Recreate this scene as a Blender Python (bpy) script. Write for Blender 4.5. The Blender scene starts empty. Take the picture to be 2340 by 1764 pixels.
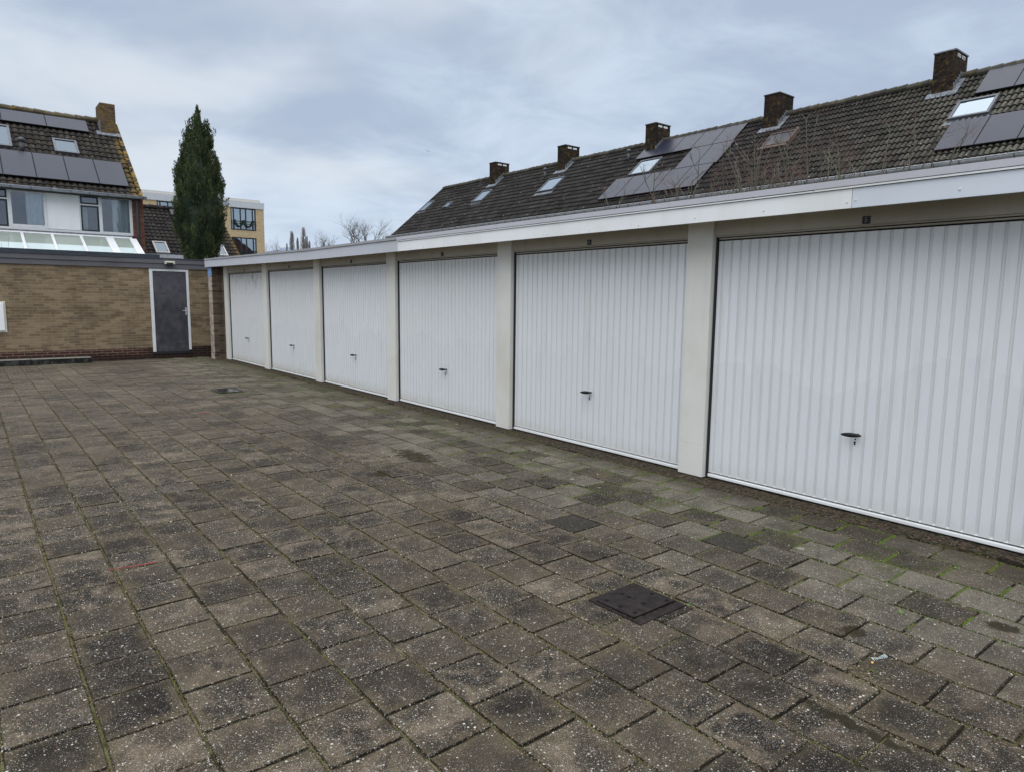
import bpy, math, random
from mathutils import Vector, Matrix, noise

R = math.radians
random.seed(7)
scene = bpy.context.scene

# ------------------------------------------------------------------ camera
cam_data = bpy.data.cameras.new("camera")
cam = bpy.data.objects.new("camera", cam_data)
scene.collection.objects.link(cam)
scene.camera = cam
YAW, PITCH, ROLL = 0.67520, -0.12596, 0.01155
fwd = Vector((math.sin(YAW) * math.cos(PITCH), math.cos(YAW) * math.cos(PITCH), math.sin(PITCH)))
rgt0 = Vector((math.cos(YAW), -math.sin(YAW), 0.0))
up0 = rgt0.cross(fwd)
rgt = rgt0 * math.cos(ROLL) + up0 * math.sin(ROLL)
upv = -rgt0 * math.sin(ROLL) + up0 * math.cos(ROLL)
M = Matrix((rgt, upv, -fwd)).transposed().to_4x4()
M.translation = Vector((0, 0, 1.6))
cam.matrix_world = M
cam_data.sensor_width = 36
cam_data.lens = 1559.14 / 2340 * 36
cam_data.clip_start = 0.05
cam_data.clip_end = 3000

# ------------------------------------------------------------------ light
SUN_EL, SUN_AZ = 60.0, -125.0      # azimuth of the sun, degrees from +Y towards +X
EXPOSURE = 0.22
CLOUD = 1.0
sun_data = bpy.data.lights.new("sun", 'SUN')
sun_data.energy = 1.5
sun_data.angle = R(70)
sun_data.color = (1.0, 0.965, 0.925)
sun = bpy.data.objects.new("sun", sun_data)
scene.collection.objects.link(sun)
sdir = Vector((math.sin(R(SUN_AZ)) * math.cos(R(SUN_EL)), math.cos(R(SUN_AZ)) * math.cos(R(SUN_EL)), math.sin(R(SUN_EL))))
sun.rotation_euler = sdir.to_track_quat('Z', 'Y').to_euler()
sun.location = sdir * 60

scene.view_settings.view_transform = 'Standard'
scene.view_settings.look = 'None'
scene.view_settings.exposure = EXPOSURE
scene.view_settings.gamma = 1
scene.view_settings.use_curve_mapping = False


# ------------------------------------------------------------------ node helper
class NT:
    def __init__(s, tree):
        s.t = tree; s.n = tree.nodes; s.l = tree.links

    def add(s, typ, ins=None, **kw):
        n = s.n.new(typ)
        for k, v in kw.items():
            setattr(n, k, v)
        if ins:
            for k, v in ins.items():
                s.put(n.inputs[k], v)
        return n

    def put(s, sock, v):
        if isinstance(v, bpy.types.NodeSocket):
            s.l.new(v, sock)
        else:
            if isinstance(v, (tuple, list)) and len(v) == 3 and sock.type == 'RGBA':
                v = (*v, 1)
            sock.default_value = v

    def math(s, op, a, b=0.0, c=0.0, clamp=False):
        n = s.add('ShaderNodeMath', operation=op, use_clamp=clamp)
        s.put(n.inputs[0], a); s.put(n.inputs[1], b); s.put(n.inputs[2], c)
        return n.outputs[0]

    def mix(s, f, a, b, blend='MIX'):
        n = s.add('ShaderNodeMix', data_type='RGBA', blend_type=blend)
        s.put(n.inputs[0], f); s.put(n.inputs[6], a); s.put(n.inputs[7], b)
        return n.outputs[2]

    def noise(s, vec, scale, detail=3, rough=0.55, dist=0.0):
        n = s.add('ShaderNodeTexNoise', {'Scale': scale, 'Detail': detail, 'Roughness': rough, 'Distortion': dist})
        s.put(n.inputs['Vector'], vec)
        return n.outputs[0]

    def ramp(s, f, a, b, lo=0.0, hi=1.0):
        n = s.add('ShaderNodeMapRange', interpolation_type='SMOOTHSTEP')
        s.put(n.inputs[0], f); s.put(n.inputs[1], a); s.put(n.inputs[2], b)
        s.put(n.inputs[3], lo); s.put(n.inputs[4], hi)
        return n.outputs[0]

    def voro(s, vec, scale, feature='F1', rnd=1.0):
        n = s.add('ShaderNodeTexVoronoi', {'Scale': scale, 'Randomness': rnd}, feature=feature)
        s.put(n.inputs['Vector'], vec)
        return n


def mat(name, build, rough=0.7, spec=0.3):
    m = bpy.data.materials.new(name)
    m.use_nodes = True
    nt = NT(m.node_tree)
    b = m.node_tree.nodes['Principled BSDF']
    b.inputs['Roughness'].default_value = rough
    b.inputs['Specular IOR Level'].default_value = spec
    geo = nt.add('ShaderNodeNewGeometry')
    build(nt, b, geo.outputs['Position'])
    return m


def bump(nt, b, h, strength=0.5, dist=0.01):
    n = nt.add('ShaderNodeBump', {'Strength': strength, 'Distance': dist, 'Height': h})
    nt.l.new(n.outputs[0], b.inputs['Normal'])


def scale_vec(nt, v, sx, sy, sz):
    n = nt.add('ShaderNodeVectorMath', {0: v, 1: (sx, sy, sz)}, operation='MULTIPLY')
    return n.outputs[0]


def attr(nt, name):
    return nt.add('ShaderNodeAttribute', attribute_name=name).outputs['Fac']


# ------------------------------------------------------------------ world
world = bpy.data.worlds.new("World")
scene.world = world
world.use_nodes = True
nt = NT(world.node_tree)
bg = world.node_tree.nodes['Background']
tc = nt.add('ShaderNodeTexCoord')
sky = nt.add('ShaderNodeTexSky', sky_type='NISHITA', sun_disc=False)
sky.sun_elevation = R(SUN_EL)
sky.sun_rotation = R(SUN_AZ)
sep = nt.add('ShaderNodeSeparateXYZ', {0: tc.outputs['Generated']})
zc = nt.math('MAXIMUM', sep.outputs[2], 0.0)
den = nt.math('ADD', zc, 0.16)
cx = nt.math('DIVIDE', sep.outputs[0], den)
cy = nt.math('DIVIDE', sep.outputs[1], den)
cv = nt.add('ShaderNodeCombineXYZ', {0: cx, 1: cy, 2: 3.7}).outputs[0]
n1 = nt.noise(cv, 0.62, 5, 0.5, 0.5)
n2 = nt.noise(cv, 2.4, 7, 0.60, 0.4)
n3 = nt.noise(nt.add('ShaderNodeCombineXYZ', {0: cx, 1: cy, 2: 11.3}).outputs[0], 0.8, 4, 0.5, 0.2)
f1 = nt.math('ADD', nt.math('MULTIPLY', n1, 0.62), nt.math('MULTIPLY', n2, 0.38))
base_c = nt.mix(nt.ramp(f1, 0.40, 0.60), (0.392, 0.464, 0.588), (0.570, 0.662, 0.775))
base_c = nt.mix(nt.ramp(n3, 0.45, 0.68, 0, 0.75), base_c, (0.690, 0.735, 0.780))
base_c = nt.mix(nt.ramp(zc, 0.0, 0.20, 0.70, 0.0), base_c, (0.560, 0.660, 0.810))
cl = nt.mix(0.10, base_c, nt.mix(1.0, sky.outputs[0], (0.10, 0.10, 0.10), 'MULTIPLY'))
gain = nt.ramp(zc, 0.38, 0.95, 1.0, 2.5)
cl = nt.mix(1.0, cl, nt.add('ShaderNodeCombineXYZ', {0: nt.ramp(zc, 0.38, 0.95, 1.0, 2.72), 1: nt.ramp(zc, 0.38, 0.95, 1.0, 2.52), 2: nt.ramp(zc, 0.38, 0.95, 1.0, 2.32)}).outputs[0], 'MULTIPLY')
nt.l.new(cl, bg.inputs['Color'])
bg.inputs['Strength'].default_value = CLOUD

# ------------------------------------------------------------------ object helpers
COL = scene.collection
WORLD = {}          # world-space origins


class MB:
    def __init__(s):
        s.v = []; s.f = []; s.a = {}

    def quad(s, *p, **at):
        i = len(s.v)
        s.v += [tuple(q) for q in p]
        s.f.append(tuple(range(i, i + len(p))))
        for k, v in at.items():
            s.a.setdefault(k, {})[len(s.f) - 1] = v

    def hexa(s, c, **at):
        """8 corners: bottom 4 counter-clockwise, then top 4"""
        i = len(s.v)
        s.v += [tuple(q) for q in c]
        for q in ((0, 3, 2, 1), (4, 5, 6, 7), (0, 1, 5, 4), (1, 2, 6, 5), (2, 3, 7, 6), (3, 0, 4, 7)):
            s.f.append(tuple(i + k for k in q))
            for k, v in at.items():
                s.a.setdefault(k, {})[len(s.f) - 1] = v
        return s

    def box(s, x0, x1, y0, y1, z0, z1, **at):
        return s.hexa([(x0, y0, z0), (x1, y0, z0), (x1, y1, z0), (x0, y1, z0), (x0, y0, z1), (x1, y0, z1), (x1, y1, z1), (x0, y1, z1)], **at)

    def fbox(s, F, u0, u1, s0, s1, h0, h1, **at):
        """box in a slanted frame F=(O,U,S,N)"""
        O, U, S, N = F
        P = lambda u, t, h: O + U * u + S * t + N * h
        return s.hexa([P(u0, s0, h0), P(u1, s0, h0), P(u1, s1, h0), P(u0, s1, h0), P(u0, s0, h1), P(u1, s0, h1), P(u1, s1, h1), P(u0, s1, h1)], **at)

    def tube(s, pts, rad, n=8, cap=True, **at):
        pts = [Vector(p) for p in pts]
        if not hasattr(rad, '__len__'):
            rad = [rad] * len(pts)
        i0 = len(s.v)
        prev = None
        for k, p in enumerate(pts):
            d = (pts[min(k + 1, len(pts) - 1)] - pts[max(k - 1, 0)])
            if d.length < 1e-9:
                d = Vector((0, 0, 1))
            d.normalize()
            if prev is None:
                a = d.orthogonal().normalized()
            else:
                a = (prev - d * prev.dot(d))
                a = a.normalized() if a.length > 1e-6 else d.orthogonal().normalized()
            prev = a
            b = d.cross(a)
            for j in range(n):
                t = 2 * math.pi * j / n
                s.v.append(tuple(p + (a * math.cos(t) + b * math.sin(t)) * rad[k]))
        nf = len(s.f)
        for k in range(len(pts) - 1):
            for j in range(n):
                q = i0 + k * n
                s.f.append((q + j, q + (j + 1) % n, q + n + (j + 1) % n, q + n + j))
        if cap:
            s.f.append(tuple(i0 + j for j in reversed(range(n))))
            s.f.append(tuple(i0 + (len(pts) - 1) * n + j for j in range(n)))
        for k, v in at.items():
            for q in range(nf, len(s.f)):
                s.a.setdefault(k, {})[q] = v
        return s

    def grid(s, P, nu, nv, fattr=None):
        i0 = len(s.v)
        for j in range(nv + 1):
            for i in range(nu + 1):
                s.v.append(tuple(P(i, j)))
        for j in range(nv):
            for i in range(nu):
                q = i0 + j * (nu + 1) + i
                s.f.append((q, q + 1, q + nu + 2, q + nu + 1))
                if fattr:
                    for k, v in fattr(i, j).items():
                        s.a.setdefault(k, {})[len(s.f) - 1] = v
        return s

    def obj(s, name, m, parent=None, origin=None, smooth=False):
        pw = WORLD[parent.name] if parent else Vector((0, 0, 0))
        o_w = Vector(origin) if origin is not None else pw
        me = bpy.data.meshes.new(name)
        me.from_pydata([(x - o_w.x, y - o_w.y, z - o_w.z) for x, y, z in s.v], [], s.f)
        for k, d in s.a.items():
            at = me.attributes.new(k, 'FLOAT', 'FACE')
            at.data.foreach_set('value', [float(d.get(i, 1.0 if k == 'crest' else 0.0)) for i in range(len(s.f))])
        if m:
            me.materials.append(m)
        if smooth:
            me.polygons.foreach_set('use_smooth', [True] * len(me.polygons))
        me.update()
        ob = bpy.data.objects.new(name, me)
        COL.objects.link(ob)
        if parent:
            ob.parent = parent
        ob.location = o_w - pw
        WORLD[ob.name] = o_w.copy()
        return ob


def bevel(o, w, seg=2):
    md = o.modifiers.new('bevel', 'BEVEL')
    md.width = w; md.segments = seg; md.limit_method = 'ANGLE'
    return o


def empty(name, loc):
    o = bpy.data.objects.new(name, None)
    o.empty_display_size = 0.2
    COL.objects.link(o)
    o.location = loc
    WORLD[o.name] = Vector(loc)
    return o


def tag(o, label=None, cat=None, group=None, kind=None):
    if label: o['label'] = label
    if cat: o['category'] = cat
    if group: o['group'] = group
    if kind: o['kind'] = kind
    return o


def copy_tree(o, parent=None):
    c = o.copy(); COL.objects.link(c); c.parent = parent
    for ch in list(o.children):
        copy_tree(ch, c)
    return c


def fn(x, y, z=0.0, s=1.0):
    return noise.noise(Vector((x * s, y * s, z * s)))


def ground_h(x, y):
    h = 0.010 * fn(x, y, 3.1, 0.55) + 0.005 * fn(x, y, 9.7, 1.7)
    h -= 0.016 * math.exp(-((x - 2.75) ** 2 + (y - 1.02) ** 2) / 0.10)
    h -= 0.014 * math.exp(-(((x - 3.5) / 0.35) ** 2 + ((y - 6.0) / 0.5) ** 2))
    return h


# ------------------------------------------------------------------ materials
def m_paver(nt, b, P):
    r1, r2, dk = attr(nt, 'r1'), attr(nt, 'r2'), attr(nt, 'dark')
    off = nt.add('ShaderNodeVectorMath', {0: P, 1: nt.add('ShaderNodeCombineXYZ', {0: nt.math('MULTIPLY', r1, 40), 1: nt.math('MULTIPLY', r2, 40), 2: 0}).outputs[0]}, operation='ADD').outputs[0]
    sp = nt.add('ShaderNodeSeparateXYZ', {0: P})
    x, y = sp.outputs[0], sp.outputs[1]
    # distance to the nearest joint, for the sand that lies along paver edges
    col_ = nt.math('DIVIDE', nt.math('SUBTRACT', x, 0.286), 0.2925)
    fx = nt.math('MULTIPLY', nt.math('PINGPONG', col_, 0.5), 0.2925)
    par = nt.math('MULTIPLY', nt.math('MODULO', nt.math('ADD', nt.math('FLOOR', col_), 100.0), 2.0), 0.157)
    fy = nt.math('MULTIPLY', nt.math('PINGPONG', nt.math('DIVIDE', nt.math('SUBTRACT', nt.math('SUBTRACT', y, 2.687), par), 0.313), 0.5), 0.313)
    edge = nt.math('MINIMUM', fx, fy)
    big = nt.noise(P, 0.45, 3)
    mid = nt.noise(off, 5.0, 5, 0.62, 0.4)
    flow = nt.noise(P, 3.2, 5, 0.68, 0.5)
    fine = nt.noise(P, 150, 4, 0.75)
    blot = nt.math('ADD', nt.math('MULTIPLY', mid, 0.55), nt.math('MULTIPLY', flow, 0.45))
    tone = nt.math('ADD', nt.math('MULTIPLY', r1, 0.34), nt.math('MULTIPLY', blot, 0.80))
    c = nt.mix(nt.ramp(tone, 0.38, 0.78), (0.022, 0.0195, 0.0165), (0.098, 0.081, 0.058))
    # tan sandy worn patches and sand along the edges
    tan = nt.math('MULTIPLY', nt.ramp(mid, 0.48, 0.64), nt.ramp(r2, 0.15, 0.85))
    c = nt.mix(nt.math('MULTIPLY', tan, 0.85), c, (0.215, 0.168, 0.118))
    es = nt.math('MULTIPLY', nt.ramp(nt.math('ADD', edge, nt.math('MULTIPLY', nt.math('SUBTRACT', nt.noise(P, 9, 4, 0.7), 0.5), 0.14)), 0.075, 0.004), nt.ramp(flow, 0.38, 0.60, 0.15, 0.90))
    c = nt.mix(es, c, (0.135, 0.110, 0.068))
    smear = nt.ramp(nt.noise(nt.add('ShaderNodeVectorMath', {0: P, 1: (5, 9, 0)}, operation='ADD').outputs[0], 0.9, 5, 0.7, 0.8), 0.54, 0.68, 0, 0.70)
    c = nt.mix(smear, c, (0.145, 0.118, 0.078))
    # paler, cleaner pavers in the belt before the doors
    belt = nt.math('MULTIPLY', nt.ramp(x, 2.9, 3.9), nt.ramp(nt.math('ADD', nt.math('MULTIPLY', big, 0.4), nt.math('MULTIPLY', r2, 0.6)), 0.25, 0.7, 0.10, 0.90))
    belt = nt.math('MULTIPLY', belt, nt.ramp(blot, 0.30, 0.55, 0.35, 1.0))
    c = nt.mix(belt, c, (0.215, 0.198, 0.155))
    # the far half of the yard is paler
    c = nt.mix(nt.ramp(y, 4.5, 12.0, 0.0, 0.30), c, (0.175, 0.150, 0.112))
    film = nt.ramp(nt.noise(P, 0.9, 5, 0.65), 0.42, 0.66, 0.0, 0.60)
    c = nt.mix(nt.math('MULTIPLY', film, 0.9), c, (0.026, 0.023, 0.019))
    # soil film next to the doors
    soil = nt.math('MULTIPLY', nt.ramp(nt.math('ADD', x, nt.math('MULTIPLY', nt.math('SUBTRACT', nt.noise(P, 3.5, 4, 0.7), 0.5), 0.55)), 4.62, 5.00), 0.65)
    c = nt.mix(soil, c, (0.075, 0.062, 0.043))
    c = nt.mix(nt.math('MULTIPLY', dk, 0.88), c, (0.030, 0.028, 0.025))
    # rough pitted surface
    c = nt.mix(nt.ramp(fine, 0.40, 0.60, 0.55, 0.0), c, (0.026, 0.023, 0.021))
    ex = nt.math('ADD', nt.math('MINIMUM', nt.math('ADD', fx, -0.0010), fy), nt.math('MULTIPLY', nt.math('SUBTRACT', nt.noise(P, 55, 3, 0.6), 0.5), 0.008))
    c = nt.mix(nt.ramp(ex, 0.0110, 0.0060, 0.0, 0.85), c, (0.012, 0.010, 0.008))
    c = nt.mix(1.0, c, (0.91, 0.895, 0.885), 'MULTIPLY')
    # exposed aggregate in four sizes
    dens = nt.math('MULTIPLY', nt.noise(off, 6.0, 5, 0.7), nt.math('ADD', 0.80, nt.math('MULTIPLY', r2, 0.40)))
    dn = nt.ramp(dens, 0.30, 0.66, 0.45, 2.0)
    keep = nt.math('SUBTRACT', 1.0, nt.math('MULTIPLY', nt.math('MAXIMUM', soil, dk), 0.70))
    wob = nt.add('ShaderNodeVectorMath', {0: off, 1: scale_vec(nt, nt.add('ShaderNodeTexNoise', {'Vector': P, 'Scale': 160.0}).outputs['Color'], 0.004, 0.004, 0)}, operation='ADD').outputs[0]
    sc1 = scale_vec(nt, wob, 1, 1.0, 0.2)
    for sc, thr, rad, tone_ in ((330, 0.22, 0.46, (0.32, 0.30, 0.26)), (190, 0.110, 0.42, (0.46, 0.43, 0.37)), (95, 0.085, 0.38, (0.52, 0.49, 0.43)), (52, 0.028, 0.32, (0.56, 0.50, 0.41))):
        v = nt.voro(sc1, sc)
        cr = nt.add('ShaderNodeSeparateColor', {0: v.outputs['Color']})
        on = nt.math('LESS_THAN', cr.outputs[0], nt.math('MULTIPLY', dn, thr))
        inside = nt.ramp(v.outputs['Distance'], rad, rad * 0.7)
        f = nt.math('MULTIPLY', nt.math('MULTIPLY', on, inside), keep)
        col = nt.mix(nt.ramp(cr.outputs[1], 0.80, 0.86), nt.mix(cr.outputs[2], tuple(q * 0.55 for q in tone_), tone_), (0.26, 0.17, 0.10))
        c = nt.mix(nt.math('MULTIPLY', f, 0.92), c, col)
    # round pale lichen rosettes in places
    lv = nt.voro(P, 4.3)
    lr = nt.add('ShaderNodeSeparateColor', {0: lv.outputs['Color']})
    lm = nt.math('MULTIPLY', nt.math('LESS_THAN', lr.outputs[0], 0.20), nt.ramp(nt.math('ADD', lv.outputs['Distance'], nt.math('MULTIPLY', nt.noise(P, 60, 3), 0.10)), 0.17, 0.12))
    lm = nt.math('MULTIPLY', lm, nt.ramp(x, 3.7, 4.2))
    c = nt.mix(nt.math('MULTIPLY', lm, 0.65), c, (0.32, 0.33, 0.27))
    alg = nt.math('MULTIPLY', nt.ramp(nt.noise(P, 2.2, 5, 0.7), 0.50, 0.68), nt.ramp(x, 3.6, 4.5, 0.0, 0.75))
    c = nt.mix(alg, c, (0.052, 0.058, 0.022))
    # green-black film in the two hollows
    for (hx, hy, rx, ry) in ((3.52, 6.0, 0.16, 0.42), (2.90, 5.55, 0.13, 0.13), (2.56, 1.08, 0.045, 0.26), (3.33, 1.43, 0.08, 0.07), (3.97, 1.0, 0.07, 0.10)):
        d2 = nt.math('ADD', nt.math('POWER', nt.math('DIVIDE', nt.math('SUBTRACT', x, hx), rx), 2.0), nt.math('POWER', nt.math('DIVIDE', nt.math('SUBTRACT', y, hy), ry), 2.0))
        m = nt.ramp(nt.math('ADD', d2, nt.math('MULTIPLY', nt.math('SUBTRACT', nt.noise(P, 11, 5, 0.8), 0.5), 4.5)), 0.9, 0.3, 0, 0.88)
        c = nt.mix(m, c, (0.024, 0.021, 0.012))
    nt.l.new(c, b.inputs['Base Color'])
    b.inputs['Roughness'].default_value = 0.85
    b.inputs['Specular IOR Level'].default_value = 0.06
    bump(nt, b, nt.math('ADD', fine, nt.math('MULTIPLY', nt.noise(P, 45, 3), 0.8)), 0.7, 0.005)


def m_joint(nt, b, P):
    a = nt.noise(P, 14, 5, 0.7)
    g = nt.noise(P, 2.1, 4, 0.65)
    c = nt.mix(nt.ramp(a, 0.40, 0.58), (0.020, 0.017, 0.012), (0.150, 0.126, 0.075))
    c = nt.mix(nt.math('MULTIPLY', nt.ramp(g, 0.36, 0.56), nt.ramp(nt.noise(P, 30, 3), 0.35, 0.55, 0.3, 0.95)), c, (0.085, 0.082, 0.028))
    sp = nt.add('ShaderNodeSeparateXYZ', {0: P})
    fx = nt.math('MULTIPLY', nt.math('PINGPONG', nt.math('DIVIDE', nt.math('SUBTRACT', sp.outputs[0], 0.286), 0.2925), 0.5), 0.2925)
    dk = nt.math('MULTIPLY', nt.ramp(fx, 0.009, 0.020), nt.ramp(nt.noise(P, 2.7, 4, 0.7), 0.60, 0.44, 0.10, 1.0))
    c = nt.mix(nt.math('MULTIPLY', dk, 0.95), c, (0.008, 0.007, 0.005))
    c = nt.mix(nt.ramp(nt.noise(P, 5.5, 4, 0.7), 0.49, 0.57, 0, 0.9), c, (0.020, 0.017, 0.012))
    nt.l.new(c, b.inputs['Base Color'])
    b.inputs['Specular IOR Level'].default_value = 0.08
    b.inputs['Roughness'].default_value = 0.95
    bump(nt, b, nt.noise(P, 220, 3), 0.7, 0.005)


def m_moss(nt, b, P):
    a = nt.noise(P, 9, 4)
    sp = nt.add('ShaderNodeSeparateXYZ', {0: P})
    c = nt.mix(nt.ramp(a, 0.35, 0.65), (0.050, 0.052, 0.020), (0.140, 0.138, 0.045))
    c = nt.mix(nt.math('MULTIPLY', nt.ramp(sp.outputs[0], 2.5, 4.0), nt.ramp(nt.noise(P, 4, 3), 0.35, 0.55)), c, (0.085, 0.135, 0.020))
    c = nt.mix(nt.math('MULTIPLY', nt.ramp(nt.noise(P, 3.3, 3), 0.42, 0.56), nt.ramp(sp.outputs[0], 4.2, 3.0, 0.1, 0.8)), c, (0.155, 0.135, 0.075))
    nt.l.new(c, b.inputs['Base Color'])
    b.inputs['Specular IOR Level'].default_value = 0.08
    b.inputs['Roughness'].default_value = 1.0
    bump(nt, b, nt.noise(P, 400, 2), 0.8, 0.004)


def m_soil(nt, b, P):
    a = nt.noise(P, 25, 5, 0.7)
    c = nt.mix(nt.ramp(a, 0.35, 0.65), (0.020, 0.016, 0.012), (0.078, 0.064, 0.047))
    c = nt.mix(nt.ramp(nt.noise(P, 2.6, 4, 0.7), 0.52, 0.66, 0, 0.6), c, (0.045, 0.055, 0.018))
    v = nt.voro(P, 95)
    cr = nt.add('ShaderNodeSeparateColor', {0: v.outputs['Color']})
    c = nt.mix(nt.math('MULTIPLY', nt.math('LESS_THAN', cr.outputs[0], 0.14), 0.8), c, nt.mix(cr.outputs[1], (0.09, 0.065, 0.04), (0.17, 0.145, 0.10)))
    nt.l.new(c, b.inputs['Base Color'])
    b.inputs['Specular IOR Level'].default_value = 0.08
    b.inputs['Roughness'].default_value = 0.95
    bump(nt, b, nt.noise(P, 160, 4), 0.9, 0.006)


def m_far_ground(nt, b, P):
    c = nt.mix(nt.ramp(nt.noise(P, 0.3, 5), 0.4, 0.6), (0.07, 0.075, 0.04), (0.12, 0.11, 0.09))
    nt.l.new(c, b.inputs['Base Color'])
    b.inputs['Roughness'].default_value = 0.95


def painted(col, dirt=(0.30, 0.28, 0.22), amt=0.25, rough=0.45, streak=True, bstr=0.15, specks=0.0):
    def f(nt, b, P):
        sv = scale_vec(nt, P, 6, 6, 0.35)
        s1 = nt.noise(sv, 1.6, 5, 0.65)
        s2 = nt.noise(P, 1.1, 5, 0.6)
        c = nt.mix(nt.math('MULTIPLY', nt.ramp(s2, 0.42, 0.72), amt), col, dirt)
        if streak:
            c = nt.mix(nt.math('MULTIPLY', nt.ramp(s1, 0.5, 0.8), amt * 0.8), c, dirt)
        if specks:
            v = nt.voro(P, 14)
            cr = nt.add('ShaderNodeSeparateColor', {0: v.outputs['Color']})
            c = nt.mix(nt.math('MULTIPLY', nt.math('MULTIPLY', nt.math('LESS_THAN', cr.outputs[0], 0.10), nt.ramp(v.outputs['Distance'], 0.09, 0.05)), specks), c, (0.16, 0.14, 0.12))
        nt.l.new(c, b.inputs['Base Color'])
        nt.put(b.inputs['Roughness'], nt.ramp(s2, 0.3, 0.7, rough - 0.07, rough + 0.12))
        bump(nt, b, nt.math('ADD', nt.noise(P, 2.3, 3), nt.math('MULTIPLY', nt.noise(P, 120, 2), 0.05)), bstr, 0.02)
    return f


def m_door(nt, b, P):
    """white lacquered steel: faint panel to panel tone steps, grime low down and under the lintel"""
    sp = nt.add('ShaderNodeSeparateXYZ', {0: P})
    x, y, z = sp.outputs
    rib = nt.math('FLOOR', nt.math('DIVIDE', y, 0.0869))
    rn = nt.add('ShaderNodeTexWhiteNoise', {'W': rib}, noise_dimensions='1D').outputs['Value']
    base = nt.mix(nt.math('MULTIPLY', rn, 0.5), (0.790, 0.802, 0.815), (0.755, 0.770, 0.785))
    di = nt.add('ShaderNodeTexWhiteNoise', {'W': nt.math('FLOOR', nt.math('DIVIDE', nt.math('ADD', y, 1.6), 2.835))}, noise_dimensions='1D').outputs
    base = nt.mix(nt.math('MULTIPLY', di['Value'], 0.55), base, (0.73, 0.73, 0.72))
    # stepped reflection painted into the lacquer colour: step edges differ per rib
    step = nt.math('ADD', z, nt.math('MULTIPLY', rn, 0.14))
    pb = nt.noise(nt.add('ShaderNodeCombineXYZ', {0: 0.0, 1: nt.math('MULTIPLY', y, 0.9), 2: 5.0}).outputs[0], 1.0, 2)
    lim = nt.math('ADD', 0.55, nt.math('MULTIPLY', pb, 1.1))
    base = nt.mix(nt.math('MULTIPLY', nt.ramp(nt.math('SUBTRACT', lim, step), 0.0, 0.015), 0.35), base, (0.680, 0.705, 0.730))
    g = nt.noise(scale_vec(nt, P, 5, 5, 0.5), 1.5, 5, 0.65)
    base = nt.mix(nt.math('MULTIPLY', nt.ramp(g, 0.5, 0.78), 0.28), base, (0.50, 0.49, 0.45))
    low = nt.math('MULTIPLY', nt.ramp(nt.math('ADD', z, nt.math('MULTIPLY', nt.noise(P, 9, 4, 0.7), 0.22)), 0.34, 0.05), nt.ramp(y, 2.0, 14.0, 0.35, 0.85))
    base = nt.mix(low, base, (0.48, 0.44, 0.30))
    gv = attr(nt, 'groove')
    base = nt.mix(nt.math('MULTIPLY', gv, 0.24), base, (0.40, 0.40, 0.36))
    v = nt.voro(P, 5.5)
    cr = nt.add('ShaderNodeSeparateColor', {0: v.outputs['Color']})
    base = nt.mix(nt.math('MULTIPLY', nt.math('MULTIPLY', nt.math('LESS_THAN', cr.outputs[0], 0.10), nt.ramp(v.outputs['Distance'], 0.045, 0.03)), 0.6), base, (0.35, 0.33, 0.30))
    # mould stain at the top of the farthest door
    st = nt.math('MULTIPLY', nt.ramp(y, 15.4, 15.9), nt.math('MULTIPLY', nt.ramp(z, 1.55, 2.05), nt.ramp(nt.noise(scale_vec(nt, P, 1, 1, 0.6), 5.5, 5, 0.75), 0.52, 0.66)))
    base = nt.mix(nt.math('MULTIPLY', st, 0.6), base, (0.20, 0.19, 0.12))
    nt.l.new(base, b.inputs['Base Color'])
    nt.put(b.inputs['Roughness'], nt.ramp(g, 0.3, 0.7, 0.30, 0.48))
    b.inputs['Specular IOR Level'].default_value = 0.4
    dn = nt.noise(scale_vec(nt, P, 1, 1.6, 0.8), 1.8, 3)
    dent = nt.voro(P, 2.3)
    dr = nt.add('ShaderNodeSeparateColor', {0: dent.outputs['Color']})
    dd = nt.math('MULTIPLY', nt.math('LESS_THAN', dr.outputs[1], 0.25), nt.ramp(dent.outputs['Distance'], 0.10, 0.0))
    bump(nt, b, nt.math('SUBTRACT', dn, nt.math('MULTIPLY', dd, 0.4)), 0.30, 0.025)


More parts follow.
